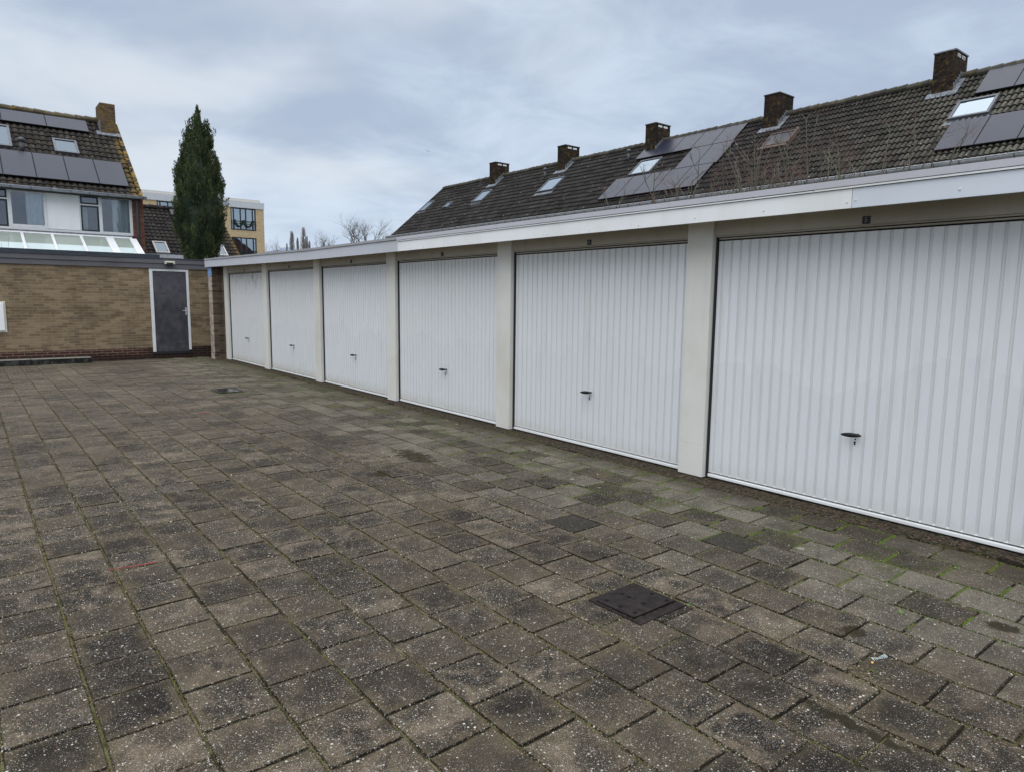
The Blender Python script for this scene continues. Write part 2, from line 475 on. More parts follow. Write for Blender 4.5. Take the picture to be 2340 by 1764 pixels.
def brick(c1, c2, mortar, bw=0.22, bh=0.0625, ms=0.010, dark=None, bstr=0.6, plinth=None, moss=0.0, grime=0.45):
    def f(nt, b, P):
        sp = nt.add('ShaderNodeSeparateXYZ', {0: P})
        u = nt.math('ADD', sp.outputs[0], sp.outputs[1])
        v = nt.add('ShaderNodeCombineXYZ', {0: u, 1: sp.outputs[2], 2: 0}).outputs[0]
        w = nt.add('ShaderNodeVectorMath', {0: v, 1: scale_vec(nt, nt.add('ShaderNodeTexNoise', {'Vector': P, 'Scale': 9.0}).outputs['Color'], 0.006, 0.006, 0)}, operation='ADD').outputs[0]
        br = nt.add('ShaderNodeTexBrick', {'Vector': w, 'Color1': (0, 0, 0, 1), 'Color2': (1, 1, 1, 1), 'Mortar': (0.5, 0.5, 0.5, 1), 'Scale': 1.0, 'Mortar Size': ms * 0.5, 'Mortar Smooth': 0.3, 'Bias': 0.0, 'Brick Width': bw, 'Row Height': bh})
        br.offset = 0.5
        tone = nt.math('ADD', nt.math('MULTIPLY', nt.add('ShaderNodeSeparateColor', {0: br.outputs['Color']}).outputs[0], 0.7), nt.math('MULTIPLY', nt.noise(P, 30, 4), 0.5))
        c = nt.mix(nt.ramp(tone, 0.15, 1.0), c1, c2)
        if dark:
            c = nt.mix(nt.math('MULTIPLY', nt.ramp(nt.noise(nt.add('ShaderNodeVectorMath', {0: P, 1: (0, 0, 7)}, operation='ADD').outputs[0], 1.3, 5, 0.65), 0.46, 0.66), grime), c, dark)
        if plinth:
            pm = nt.ramp(nt.math('ADD', sp.outputs[2], nt.math('MULTIPLY', nt.noise(P, 8, 2), 0.01)), plinth[0] + 0.008, plinth[0] - 0.008)
            c = nt.mix(pm, c, plinth[1])
        c = nt.mix(br.outputs['Fac'], c, mortar)
        if plinth:
            wet = nt.ramp(nt.math('ADD', sp.outputs[2], nt.math('MULTIPLY', nt.noise(P, 2.5, 4), 0.16)), 0.26, 0.16)
            wet = nt.math('MAXIMUM', wet, nt.math('MULTIPLY', nt.ramp(sp.outputs[0], 3.2, 3.8), nt.ramp(sp.outputs[2], 0.31, 0.27)))
            c = nt.mix(nt.math('MULTIPLY', wet, 0.75), c, (0.022, 0.016, 0.014))
            rs = nt.math('MULTIPLY', nt.ramp(nt.noise(scale_vec(nt, P, 1, 1, 2.2), 1.6, 5, 0.72), 0.52, 0.62), 0.45)
            c = nt.mix(rs, c, (0.085, 0.066, 0.045))
        if moss:
            c = nt.mix(nt.math('MULTIPLY', nt.ramp(nt.noise(P, 6, 5, 0.7), 0.54, 0.62), moss), c, (0.20, 0.14, 0.03))
        nt.l.new(c, b.inputs['Base Color'])
        b.inputs['Specular IOR Level'].default_value = 0.10
        b.inputs['Roughness'].default_value = 0.9
        bump(nt, b, nt.math('ADD', nt.math('MULTIPLY', nt.math('SUBTRACT', 1, br.outputs['Fac']), 1.0), nt.math('MULTIPLY', nt.noise(P, 90, 3), 0.3)), bstr, 0.008)
    return f


def m_tiles(dark, light, lichen_amt=0.0, verge=None, pale=0.0):
    def f(nt, b, P):
        r = attr(nt, 'r1')
        hh = attr(nt, 'crest')
        n1 = nt.noise(P, 0.8, 4, 0.6)
        n2 = nt.noise(P, 11, 5, 0.7)
        sp = nt.add('ShaderNodeSeparateXYZ', {0: P})
        c = nt.mix(nt.ramp(nt.math('ADD', nt.math('MULTIPLY', r, 0.28), nt.math('MULTIPLY', n2, 0.72)), 0.25, 0.75), dark, light)
        if pale:
            pz = nt.math('MULTIPLY', nt.ramp(sp.outputs[1], 15.0, 5.0), nt.ramp(nt.math('ADD', nt.math('MULTIPLY', n1, 0.6), nt.math('MULTIPLY', r, 0.3)), 0.28, 0.60, 0.3, 1.0))
            c = nt.mix(nt.math('MULTIPLY', pz, pale), c, (0.150, 0.142, 0.112))
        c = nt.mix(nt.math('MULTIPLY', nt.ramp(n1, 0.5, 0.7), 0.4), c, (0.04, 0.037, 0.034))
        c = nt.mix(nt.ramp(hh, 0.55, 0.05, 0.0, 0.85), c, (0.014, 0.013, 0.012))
        # tiny pale lichen specks
        v = nt.voro(P, 9)
        cr = nt.add('ShaderNodeSeparateColor', {0: v.outputs['Color']})
        c = nt.mix(nt.math('MULTIPLY', nt.math('LESS_THAN', cr.outputs[0], 0.13), nt.math('MULTIPLY', nt.ramp(v.outputs['Distance'], 0.28, 0.12), 0.75)), c, (0.34, 0.33, 0.30))
        ye = nt.math('MULTIPLY', nt.ramp(nt.noise(P, 3.7, 5, 0.75), 0.56, 0.64), lichen_amt)
        if verge:
            x0, x1 = verge
            d = nt.math('MULTIPLY', nt.ramp(sp.outputs[0], x0, x1), nt.ramp(nt.noise(P, 4.5, 4, 0.7), 0.42, 0.56))
            ye = nt.math('MAXIMUM', ye, nt.math('MULTIPLY', d, 0.85))
        c = nt.mix(ye, c, (0.27, 0.175, 0.040))
        nt.l.new(c, b.inputs['Base Color'])
        b.inputs['Specular IOR Level'].default_value = 0.10
        b.inputs['Roughness'].default_value = 0.75
        bump(nt, b, n2, 0.4, 0.01)
    return f


def flat(col, var=0.15, rough=0.5, metal=0.0, scale=8.0, bstr=0.1):
    def f(nt, b, P):
        n = nt.noise(P, scale, 5, 0.65)
        c = nt.mix(nt.ramp(n, 0.3, 0.7), tuple(k * (1 - var) for k in col), tuple(min(1, k * (1 + var)) for k in col))
        nt.l.new(c, b.inputs['Base Color'])
        b.inputs['Metallic'].default_value = metal
        nt.put(b.inputs['Roughness'], nt.ramp(n, 0.3, 0.7, max(0.02, rough - 0.08), min(1, rough + 0.1)))
        if bstr:
            bump(nt, b, nt.noise(P, scale * 6, 3), bstr, 0.004)
    return f


def m_steel_door(nt, b, P):
    n = nt.noise(scale_vec(nt, P, 1, 1, 0.7), 4.0, 7, 0.72)
    spz = nt.add('ShaderNodeSeparateXYZ', {0: P})
    n = nt.math('ADD', n, nt.ramp(spz.outputs[2], 1.2, 1.9, -0.03, 0.07))
    c = nt.mix(nt.ramp(n, 0.35, 0.68), (0.040, 0.041, 0.048), (0.090, 0.086, 0.098))
    c = nt.mix(nt.ramp(nt.noise(scale_vec(nt, P, 1, 1, 1.8), 7, 5, 0.75), 0.58, 0.66, 0, 0.6), c, (0.014, 0.014, 0.016))
    nt.l.new(c, b.inputs['Base Color'])
    nt.put(b.inputs['Roughness'], nt.ramp(n, 0.3, 0.7, 0.4, 0.6))
    bump(nt, b, n, 0.15, 0.01)


def m_iron(nt, b, P):
    n = nt.noise(P, 22, 5, 0.7)
    c = nt.mix(nt.ramp(n, 0.35, 0.7), (0.015, 0.012, 0.0115), (0.034, 0.027, 0.026))
    c = nt.mix(nt.ramp(nt.noise(P, 6, 4), 0.6, 0.7, 0, 0.4), c, (0.06, 0.040, 0.032))
    nt.l.new(c, b.inputs['Base Color'])
    b.inputs['Specular IOR Level'].default_value = 0.08
    b.inputs['Roughness'].default_value = 0.6
    bump(nt, b, nt.noise(P, 180, 3), 0.4, 0.003)


def m_solar(nt, b, P):
    n = nt.noise(P, 1.4, 3)
    c = nt.mix(n, (0.015, 0.017, 0.030), (0.024, 0.026, 0.043))
    nt.l.new(c, b.inputs['Base Color'])
    b.inputs['Roughness'].default_value = 0.32
    b.inputs['Specular IOR Level'].default_value = 0.34
    b.inputs['Coat Weight'].default_value = 0.12
    b.inputs['Coat Roughness'].default_value = 0.2


def glass_mat(name, refl, tint=(0.8, 0.88, 0.9), rough=0.02, gcol=(0.95, 0.97, 1.0)):
    m = bpy.data.materials.new(name)
    m.use_nodes = True
    t = m.node_tree
    t.nodes.clear()
    nt = NT(t)
    out = nt.add('ShaderNodeOutputMaterial')
    tr = nt.add('ShaderNodeBsdfTransparent', {'Color': tint})
    gl = nt.add('ShaderNodeBsdfGlossy', {'Color': gcol, 'Roughness': rough})
    fr = nt.add('ShaderNodeFresnel', {'IOR': 1.5})
    g = nt.add('ShaderNodeNewGeometry')
    bmp = nt.add('ShaderNodeBump', {'Strength': 0.05, 'Distance': 0.02, 'Height': nt.noise(g.outputs['Position'], 1.5, 2)})
    nt.l.new(bmp.outputs[0], gl.inputs['Normal'])
    mx = nt.add('ShaderNodeMixShader', {0: nt.math('ADD', nt.math('MULTIPLY', fr.outputs[0], 1.6, clamp=True), refl, clamp=True), 1: tr.outputs[0], 2: gl.outputs[0]})
    nt.l.new(mx.outputs[0], out.inputs[0])
    return m


def m_frost(nt, b, P):
    n = nt.noise(P, 2.0, 3)
    nt.l.new(nt.mix(n, (0.50, 0.60, 0.60), (0.58, 0.67, 0.67)), b.inputs['Base Color'])
    b.inputs['Roughness'].default_value = 0.15
    b.inputs['Specular IOR Level'].default_value = 0.5


def m_pane_green(nt, b, P):  # plain green-grey tone of the upper lean-to panes
    n = nt.noise(P, 2.0, 3)
    nt.l.new(nt.mix(n, (0.23, 0.27, 0.235), (0.29, 0.33, 0.29)), b.inputs['Base Color'])
    b.inputs['Roughness'].default_value = 0.15
    b.inputs['Specular IOR Level'].default_value = 0.5


def m_leaf(nt, b, P):
    r = attr(nt, 'r1')
    n = nt.noise(P, 3.0, 4, 0.6)
    c = nt.mix(nt.ramp(nt.math('ADD', nt.math('MULTIPLY', r, 0.5), nt.math('MULTIPLY', n, 0.5)), 0.25, 0.8), (0.014, 0.027, 0.011), (0.105, 0.132, 0.048))
    c = nt.mix(nt.math('MULTIPLY', nt.math('GREATER_THAN', r, 0.93), 0.6), c, (0.10, 0.10, 0.04))
    nt.l.new(c, b.inputs['Base Color'])
    b.inputs['Roughness'].default_value = 0.7


def m_twig(nt, b, P):
    r = attr(nt, 'tip')
    n = nt.noise(P, 8, 4)
    c = nt.mix(n, (0.060, 0.058, 0.036), (0.185, 0.168, 0.130))
    c = nt.mix(nt.ramp(r, 0.45, 0.8), c, (0.140, 0.050, 0.055))
    nt.l.new(c, b.inputs['Base Color'])
    b.inputs['Roughness'].default_value = 0.8


def m_kerb(nt, b, P):
    sp = nt.add('ShaderNodeSeparateXYZ', {0: P})
    n = nt.noise(P, 7, 5, 0.7)
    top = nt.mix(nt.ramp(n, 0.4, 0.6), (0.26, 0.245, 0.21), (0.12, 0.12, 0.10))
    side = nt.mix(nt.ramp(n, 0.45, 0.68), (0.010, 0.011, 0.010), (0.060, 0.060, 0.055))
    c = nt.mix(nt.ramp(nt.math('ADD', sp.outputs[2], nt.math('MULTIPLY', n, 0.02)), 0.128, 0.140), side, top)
    c = nt.mix(nt.ramp(nt.math('ADD', sp.outputs[2], nt.math('MULTIPLY', n, 0.05)), 0.035, 0.015), c, (0.05, 0.07, 0.015))
    nt.l.new(c, b.inputs['Base Color'])
    b.inputs['Roughness'].default_value = 0.9
    bump(nt, b, nt.noise(P, 60, 4), 0.6, 0.006)


def m_curtain(nt, b, P):
    nt.l.new(nt.mix(nt.noise(P, 4, 2), (0.80, 0.86, 0.88), (0.90, 0.93, 0.94)), b.inputs['Base Color'])
    b.inputs['Roughness'].default_value = 0.9


MT = {}
for n_, f_ in {
    'paver': m_paver, 'joint': m_joint, 'moss': m_moss, 'soil': m_soil, 'far_ground': m_far_ground,
    'door': m_door,
    'cream': painted((0.73, 0.715, 0.66), (0.45, 0.41, 0.31), 0.34, 0.55, specks=0.25),
    'lintel': painted((0.47, 0.435, 0.365), (0.22, 0.18, 0.13), 0.35, 0.6),  # cream paint darkened and browned to paint in the overhang's shade
    'fascia_white': painted((0.85, 0.855, 0.85), (0.55, 0.53, 0.45), 0.26, 0.35),
    'fascia_blue': painted((0.66, 0.70, 0.75), (0.50, 0.52, 0.52), 0.18, 0.35),
    'fascia_lilac': painted((0.54, 0.555, 0.60), (0.40, 0.40, 0.38), 0.25, 0.45),
    'trim_light': painted((0.52, 0.51, 0.55), (0.40, 0.39, 0.38), 0.3, 0.5),
    'trim_grey': painted((0.36, 0.36, 0.37), (0.25, 0.25, 0.24), 0.3, 0.5),
    'shed_fascia': painted((0.125, 0.120, 0.130), (0.075, 0.072, 0.078), 0.5, 0.5),
    'cap_dark': flat((0.045, 0.052, 0.062), 0.2, 0.4),
    'roofing': flat((0.055, 0.055, 0.055), 0.3, 0.85, 0, 3),
    'black': flat((0.016, 0.016, 0.018), 0.1, 0.35, 0, 20, 0.05),
    'void': flat((0.002, 0.002, 0.002), 0.0, 1.0, 0, 20, 0),
    'rubber': flat((0.020, 0.022, 0.025), 0.2, 0.6, 0, 20, 0.05),
    'digit': flat((0.30, 0.30, 0.31), 0.1, 0.5),
    'brick_tan': brick((0.165, 0.118, 0.070), (0.285, 0.210, 0.130), (0.275, 0.232, 0.175), dark=(0.080, 0.062, 0.042), plinth=(0.28, (0.070, 0.030, 0.026))),
    'brick_pier_shaded': brick((0.060, 0.042, 0.030), (0.165, 0.120, 0.080), (0.130, 0.120, 0.108), dark=(0.045, 0.038, 0.032)),  # pier brick darkened to paint in its shaded side
    'brick_pier_lit': brick((0.26, 0.21, 0.17), (0.50, 0.42, 0.34), (0.42, 0.40, 0.36), dark=(0.22, 0.19, 0.16), grime=0.3),  # same pier brick painted paler for the lit end face
    'brick_dark': brick((0.014, 0.010, 0.008), (0.040, 0.027, 0.021), (0.042, 0.036, 0.031), dark=(0.014, 0.012, 0.011), moss=0.35, grime=0.7),
    'brick_olive': brick((0.070, 0.045, 0.028), (0.15, 0.10, 0.06), (0.13, 0.11, 0.075), dark=(0.07, 0.055, 0.04), moss=0.9),
    'brick_red': brick((0.095, 0.038, 0.028), (0.175, 0.080, 0.058), (0.17, 0.13, 0.11)),
    'brick_beige': brick((0.42, 0.32, 0.185), (0.54, 0.42, 0.255), (0.50, 0.42, 0.29), bstr=0.3),
    'tiles_right': m_tiles((0.012, 0.011, 0.0105), (0.044, 0.040, 0.037), 0.05, None, 0.70),
    'tiles_left': m_tiles((0.014, 0.012, 0.011), (0.047, 0.039, 0.033), 0.10, (4.85, 5.42)),
    'tiles_low': m_tiles((0.014, 0.011, 0.011), (0.040, 0.032, 0.030), 0.04, (10.2, 10.9)),
    'ridge_right': m_tiles((0.060, 0.055, 0.046), (0.115, 0.106, 0.086), 0.35),
    'ridge_left': m_tiles((0.085, 0.070, 0.045), (0.160, 0.135, 0.085), 0.85),
    'zinc': flat((0.34, 0.36, 0.40), 0.15, 0.45, 0.35, 6),
    'zinc_light': flat((0.44, 0.46, 0.49), 0.15, 0.5, 0.1, 6),
    'pvc_grey': flat((0.075, 0.080, 0.090), 0.15, 0.45, 0.0, 6),
    'lead': flat((0.17, 0.18, 0.20), 0.4, 0.6, 0.1, 9),
    'solar': m_solar,
    'solar_edge': flat((0.014, 0.014, 0.017), 0.1, 0.5),
    'sky_frame': flat((0.13, 0.135, 0.15), 0.15, 0.45, 0.2),
    'sky_frame_light': flat((0.42, 0.41, 0.39), 0.15, 0.5),
    'old_wood': flat((0.13, 0.095, 0.080), 0.4, 0.8, 0, 12),
    'white_frame': flat((0.68, 0.69, 0.69), 0.06, 0.4),
    'white_panel': painted((0.86, 0.865, 0.87), (0.5, 0.5, 0.48), 0.15, 0.5),
    'dark_frame': flat((0.022, 0.032, 0.040), 0.15, 0.35),
    'interior': flat((0.020, 0.022, 0.026), 0.2, 0.8),
    'old_pane': flat((0.060, 0.065, 0.072), 0.4, 0.35),
    'interior_blue': flat((0.10, 0.16, 0.21), 0.2, 0.8),
    'sky_sheen': flat((0.66, 0.72, 0.76), 0.1, 0.8),  # pale colour standing in for sky reflected in the skylights
    'curtain': m_curtain, 'frost': m_frost, 'pane_tone': m_pane_green,
    'steel_door': m_steel_door, 'iron': m_iron,
    'steel': flat((0.55, 0.55, 0.56), 0.1, 0.35, 0.7),
    'leaf': m_leaf, 'twig': m_twig, 'kerb': m_kerb,
    'bark': flat((0.085, 0.070, 0.055), 0.35, 0.9, 0, 14, 0.4),
    'bare_wood': flat((0.155, 0.150, 0.155), 0.2, 0.9),
    'poplar_wood': flat((0.225, 0.200, 0.200), 0.2, 0.9),
    'lamp_body': flat((0.62, 0.60, 0.50), 0.08, 0.4),
    'sign_blue': flat((0.24, 0.40, 0.66), 0.08, 0.4),
    'sign_mark': flat((0.10, 0.18, 0.38), 0.1, 0.5),
    'apt_band': flat((0.52, 0.54, 0.57), 0.08, 0.6),
    'apt_parapet': flat((0.55, 0.53, 0.48), 0.08, 0.6),
    'far_wall': flat((0.38, 0.46, 0.56), 0.08, 0.8),
    'litter_leaf': flat((0.11, 0.065, 0.035), 0.6, 0.8, 0, 30),
    'yellow_leaf': flat((0.50, 0.33, 0.10), 0.3, 0.6, 0, 30),
    'weed': flat((0.085, 0.150, 0.035), 0.5, 0.6, 0, 40),
    'plastic': flat((0.62, 0.72, 0.70), 0.1, 0.3),
    'red_wood': flat((0.28, 0.045, 0.050), 0.3, 0.6, 0, 30),
    'drain_water': flat((0.012, 0.013, 0.018), 0.2, 0.12),
    'bird': flat((0.62, 0.66, 0.72), 0.1, 0.8),
}.items():
    MT[n_] = mat(n_, f_)
MT['glass'] = glass_mat('glass', 0.04, (0.94, 0.96, 0.97), gcol=(0.8, 0.84, 0.90))
MT['skyglass'] = glass_mat('skyglass', 0.32, gcol=(0.44, 0.50, 0.54))
MT['aptglass'] = glass_mat('aptglass', 0.28, (0.45, 0.62, 0.70))

V = Vector
exec_list = []

# ================================================================== SETTING: ground
DX = 5.157                      # x of the pillar fronts
X0, PW, PL = 0.286, 0.2925, 0.313
COVER = (2.522, 2.888, 2.105, 2.468)
GRATE = (3.235, 3.615, 11.77, 12.33)


def build_paving():
    mb = MB()
    rnd = random.Random(11)
    k0 = -14
    darks = [(3.351, 3.32), (3.941, 2.676)]
    k = k0
    while True:
        xa = X0 + PW * k
        xb = xa + PW
        if xa > 4.93:
            break
        off = 2.687 + (0.157 if k % 2 else 0.0) + rnd.uniform(-0.002, 0.002)
        j0 = int((-2.5 - off) / PL)
        for j in range(j0, 80):
            ya = off + PL * j
            yb = ya + PL
            if ya > 18.95:
                break
            cx, cy = (xa + xb) / 2, (ya + yb) / 2
            if COVER[0] - .1 < cx < COVER[1] + .1 and COVER[2] - .1 < cy < COVER[3] + .1:
                # keep pavers that lie mostly outside, they run under the frame
                pass
            gx = rnd.uniform(0.0042, 0.0068)
            gy = rnd.uniform(0.0026, 0.0050)
            x0, x1, y0, y1 = xa + gx, xb - gx, ya + gy, yb - gy
            rot = rnd.gauss(0, 0.006)
            tx, ty = rnd.gauss(0, 0.007), rnd.gauss(0, 0.007)
            dz = rnd.gauss(0, 0.0013)
            ch = rnd.uniform(0.002, 0.006)
            # outline, three points a side with clipped corners
            n = 3
            ring = []
            c_ = rnd.uniform(0.002, 0.007)
            pts = [(x0 + c_, y0), (x0 + (x1 - x0) * .35, y0), (x0 + (x1 - x0) * .68, y0), (x1 - c_, y0), (x1, y0 + c_), (x1, y0 + (y1 - y0) * .33), (x1, y0 + (y1 - y0) * .66), (x1, y1 - c_),
                   (x1 - c_, y1), (x0 + (x1 - x0) * .65, y1), (x0 + (x1 - x0) * .3, y1), (x0 + c_, y1), (x0, y1 - c_), (x0, y0 + (y1 - y0) * .64), (x0, y0 + (y1 - y0) * .3), (x0, y0 + c_)]
            i0 = len(mb.v)
            N = len(pts)
            inner = []
            for (px, py) in pts:
                px += rnd.gauss(0, 0.0010); py += rnd.gauss(0, 0.0008)
                dx_, dy_ = px - cx, py - cy
                qx, qy = cx + dx_ - dy_ * rot, cy + dy_ + dx_ * rot
                z = ground_h(qx, qy) + dz + dx_ * tx + dy_ * ty
                ix, iy = qx - math.copysign(min(abs(dx_), ch), dx_), qy - math.copysign(min(abs(dy_), ch), dy_)
                mb.v.append((qx, qy, z - 0.045))
                ring.append((qx, qy, z - ch * 0.8))
                inner.append((ix, iy, z))
            mb.v += ring + inner
            r1, r2 = rnd.random(), rnd.random()
            dk = 1.0 if any(abs(cx - a) < .15 and abs(cy - b_) < .16 for a, b_ in darks) else 0.0
            fs = []
            for q in range(N):
                q2 = (q + 1) % N
                fs.append((i0 + q, i0 + q2, i0 + N + q2, i0 + N + q))
                fs.append((i0 + N + q, i0 + N + q2, i0 + 2 * N + q2, i0 + 2 * N + q))
            fs.append(tuple(i0 + 2 * N + q for q in range(N)))
            for f in fs:
                mb.f.append(f)
                for nm, vl in (('r1', r1), ('r2', r2), ('dark', dk)):
                    mb.a.setdefault(nm, {})[len(mb.f) - 1] = vl
        k += 1
    o = mb.obj('paving', MT['paver'])
    return tag(o, kind='structure')


build_paving()

mb = MB()
gx0, gx1, gy0, gy1 = -3.9, 5.3, -2.6, 19.3
NX, NY = 60, 140
mb.grid(lambda i, j: ((lambda x, y: (x, y, ground_h(x, y) - 0.0060 + 0.002 * fn(x, y, 1, 9)))(gx0 + (gx1 - gx0) * i / NX, gy0 + (gy1 - gy0) * j / NY)), NX, NY)
tag(mb.obj('joint_sand', MT['joint'], smooth=True), kind='structure')

mb = MB()
mb.quad((-1500, -1500, -0.06), (1500, -1500, -0.06), (1500, 1500, -0.06), (-1500, 1500, -0.06))
tag(mb.obj('ground', MT['far_ground']), kind='structure')


def build_soil():
    mb = MB()
    nx, ny = 14, 900
    xa, xb = 4.80, 5.34

    def P(i, j):
        x = xa + (xb - xa) * i / nx
        y = -2.4 + 21.0 * j / ny
        e = 5.02 + 0.16 * fn(x * .3, y, 2, 1.3) + 0.07 * fn(x, y, 5, 6)
        t = (x - e) / 0.10
        z = ground_h(x, y) - 0.012 + 0.016 * max(0, min(1, t * .5 + .5)) + 0.004 * fn(x, y, 3, 22) + 0.003 * fn(x, y, 8, 55)
        return (x, y, z)
    mb.grid(P, nx, ny)
    return tag(mb.obj('soil', MT['soil'], smooth=True), kind='structure')


build_soil()


def build_moss():
    """cushions of moss along the joints"""
    mb = MB()
    rnd = random.Random(5)

    def blob(x, y, r, h):
        i0 = len(mb.v)
        n = 6
        z = ground_h(x, y) - 0.006
        a0 = rnd.random() * 6
        sx, sy = rnd.uniform(.8, 1.3), rnd.uniform(.8, 1.3)
        for k in range(n):
            t = a0 + 2 * math.pi * k / n
            mb.v.append((x + math.cos(t) * r * sx, y + math.sin(t) * r * sy, z))
        for k in range(n):
            t = a0 + 2 * math.pi * k / n
            q = rnd.uniform(.5, .8)
            mb.v.append((x + math.cos(t) * r * sx * q, y + math.sin(t) * r * sy * q, z + h * rnd.uniform(.6, .9)))
        mb.v.append((x, y, z + h))
        for k in range(n):
            k2 = (k + 1) % n
            mb.f.append((i0 + k, i0 + k2, i0 + n + k2, i0 + n + k))
            mb.f.append((i0 + n + k, i0 + n + k2, i0 + 2 * n))
    for k in range(-3, 17):
        x = X0 + PW * k
        y = 0.7
        while y < 18.9:
            d = 0.5 + 0.5 * fn(x * 1.2, y * .8, 4.4, 1.1) * 1.6
            near = 1.0 if y < 6 else 0.6
            green = max(0, (x - 3.2) / 1.6)
            if rnd.random() < (0.25 + 0.75 * max(0, d)) * near * (0.7 + .6 * green) and d > 0.32:
                r = rnd.uniform(.0025, .0062) * (1 + .7 * green)
                blob(x + rnd.gauss(0, .0018 + .003 * green), y, r, rnd.uniform(.003, .0075) * (1 + .3 * green))
            y += rnd.uniform(.004, .012) * (1 if y < 6 else 1.7)
    # cross joints
    for k in range(-3, 16):
        xa = X0 + PW * k
        off = 2.687 + (0.157 if k % 2 else 0)
        for j in range(-8, 54):
            y = off + PL * j
            green = max(0, (xa - 3.0) / 1.5)
            p = 0.14 + .75 * green + .25 * fn(xa, y, 8, .7)
            if rnd.random() < p:
                a = rnd.uniform(0, .4); b_ = rnd.uniform(.5, 1)
                q = a
                while q < b_:
                    blob(xa + PW * q, y + rnd.gauss(0, .002 + .003 * green), rnd.uniform(.0025, .006) * (1 + 1.3 * green), rnd.uniform(.003, .008) * (1 + .5 * green))
                    q += rnd.uniform(.012, .05) / (1 + green)
    # loose patches: near the doors, beside the cover and around the drain
    for (cx, cy, sx, sy, n) in ((4.55, 5.4, .25, .9, 500), (4.75, 3.6, .18, 1.2, 300), (4.8, 2.6, .12, .5, 200), (4.4, 1.4, .2, .3, 120), (2.7, 2.50, .2, .012, 160), (2.90, 2.3, .010, .18, 120), (3.42, 11.72, .18, .05, 500),
                                (1.2, 18.5, 1.2, .05, 500), (2.6, 17.6, .5, .4, 260), (3.01, 1.21, .05, .04, 160), (2.35, 2.12, .03, .10, 60), (3.0, 4.1, .3, .3, 50), (4.6, 8.5, .22, 1.6, 500)):
        for _ in range(n):
            x, y = rnd.gauss(cx, sx), rnd.gauss(cy, sy)
            if x > 5.1 or y > 18.66: continue
            if fn(x, y, 6, 9) < -0.05 and n > 170: continue
            blob(x, y, rnd.uniform(.003, .010), rnd.uniform(.004, .011))
    o = mb.obj('moss', MT['moss'], smooth=True)
    return tag(o, 'green and yellow moss growing in the joints between the pavers', 'moss', kind='stuff')


build_moss()


def build_litter():
    mb = MB()
    rnd = random.Random(9)
    for _ in range(2600):
        y = rnd.uniform(0.6, 18)
        x = 5.16 - abs(rnd.gauss(0, .13))
        if rnd.random() < .12:
            x = rnd.uniform(3.6, 5.1)
        z = ground_h(x, y) + 0.004 + rnd.random() * .004
        L = rnd.uniform(.004, .014); W = L * rnd.uniform(.25, .8)
        a = rnd.random() * 6.28
        u = V((math.cos(a), math.sin(a), rnd.gauss(0, .25))) * L
        w = V((-math.sin(a), math.cos(a), rnd.gauss(0, .25))) * W
        c = V((x, y, z))
        mb.quad(c - u, c - w * .9, c + u, c + w)
    o = mb.obj('leaf_litter', MT['litter_leaf'])
    return tag(o, 'brown crumbs of dead leaves along the foot of the garage doors', 'leaf litter', kind='stuff')


build_litter()

# ================================================================== GARAGE ROW
G = empty('garage_row', (5.4, 9.0, 0))
tag(G, 'long low white garage row with six ribbed up-and-over doors and a flat roof', 'garages')

DOORW = 2.567
doors_y = [1.090 + 2.835 * i for i in range(-1, 6)]       # near edge of each opening


def door_profile():
    """rib profile across the door, list of (y, depth)"""
    pts = [(0.010, 0.0)]
    pitch = 0.0869
    n = 28
    y0 = (DOORW - 0.06 - n * pitch) / 2 + 0.03
    for k in range(n + 1):
        y = y0 + k * pitch
        pts += [(y - 0.0125, 0.0), (y - 0.0075, 0.0100), (y + 0.0075, 0.0100), (y + 0.0125, 0.0)]
    pts.append((DOORW - 0.020, 0.0))
    return pts


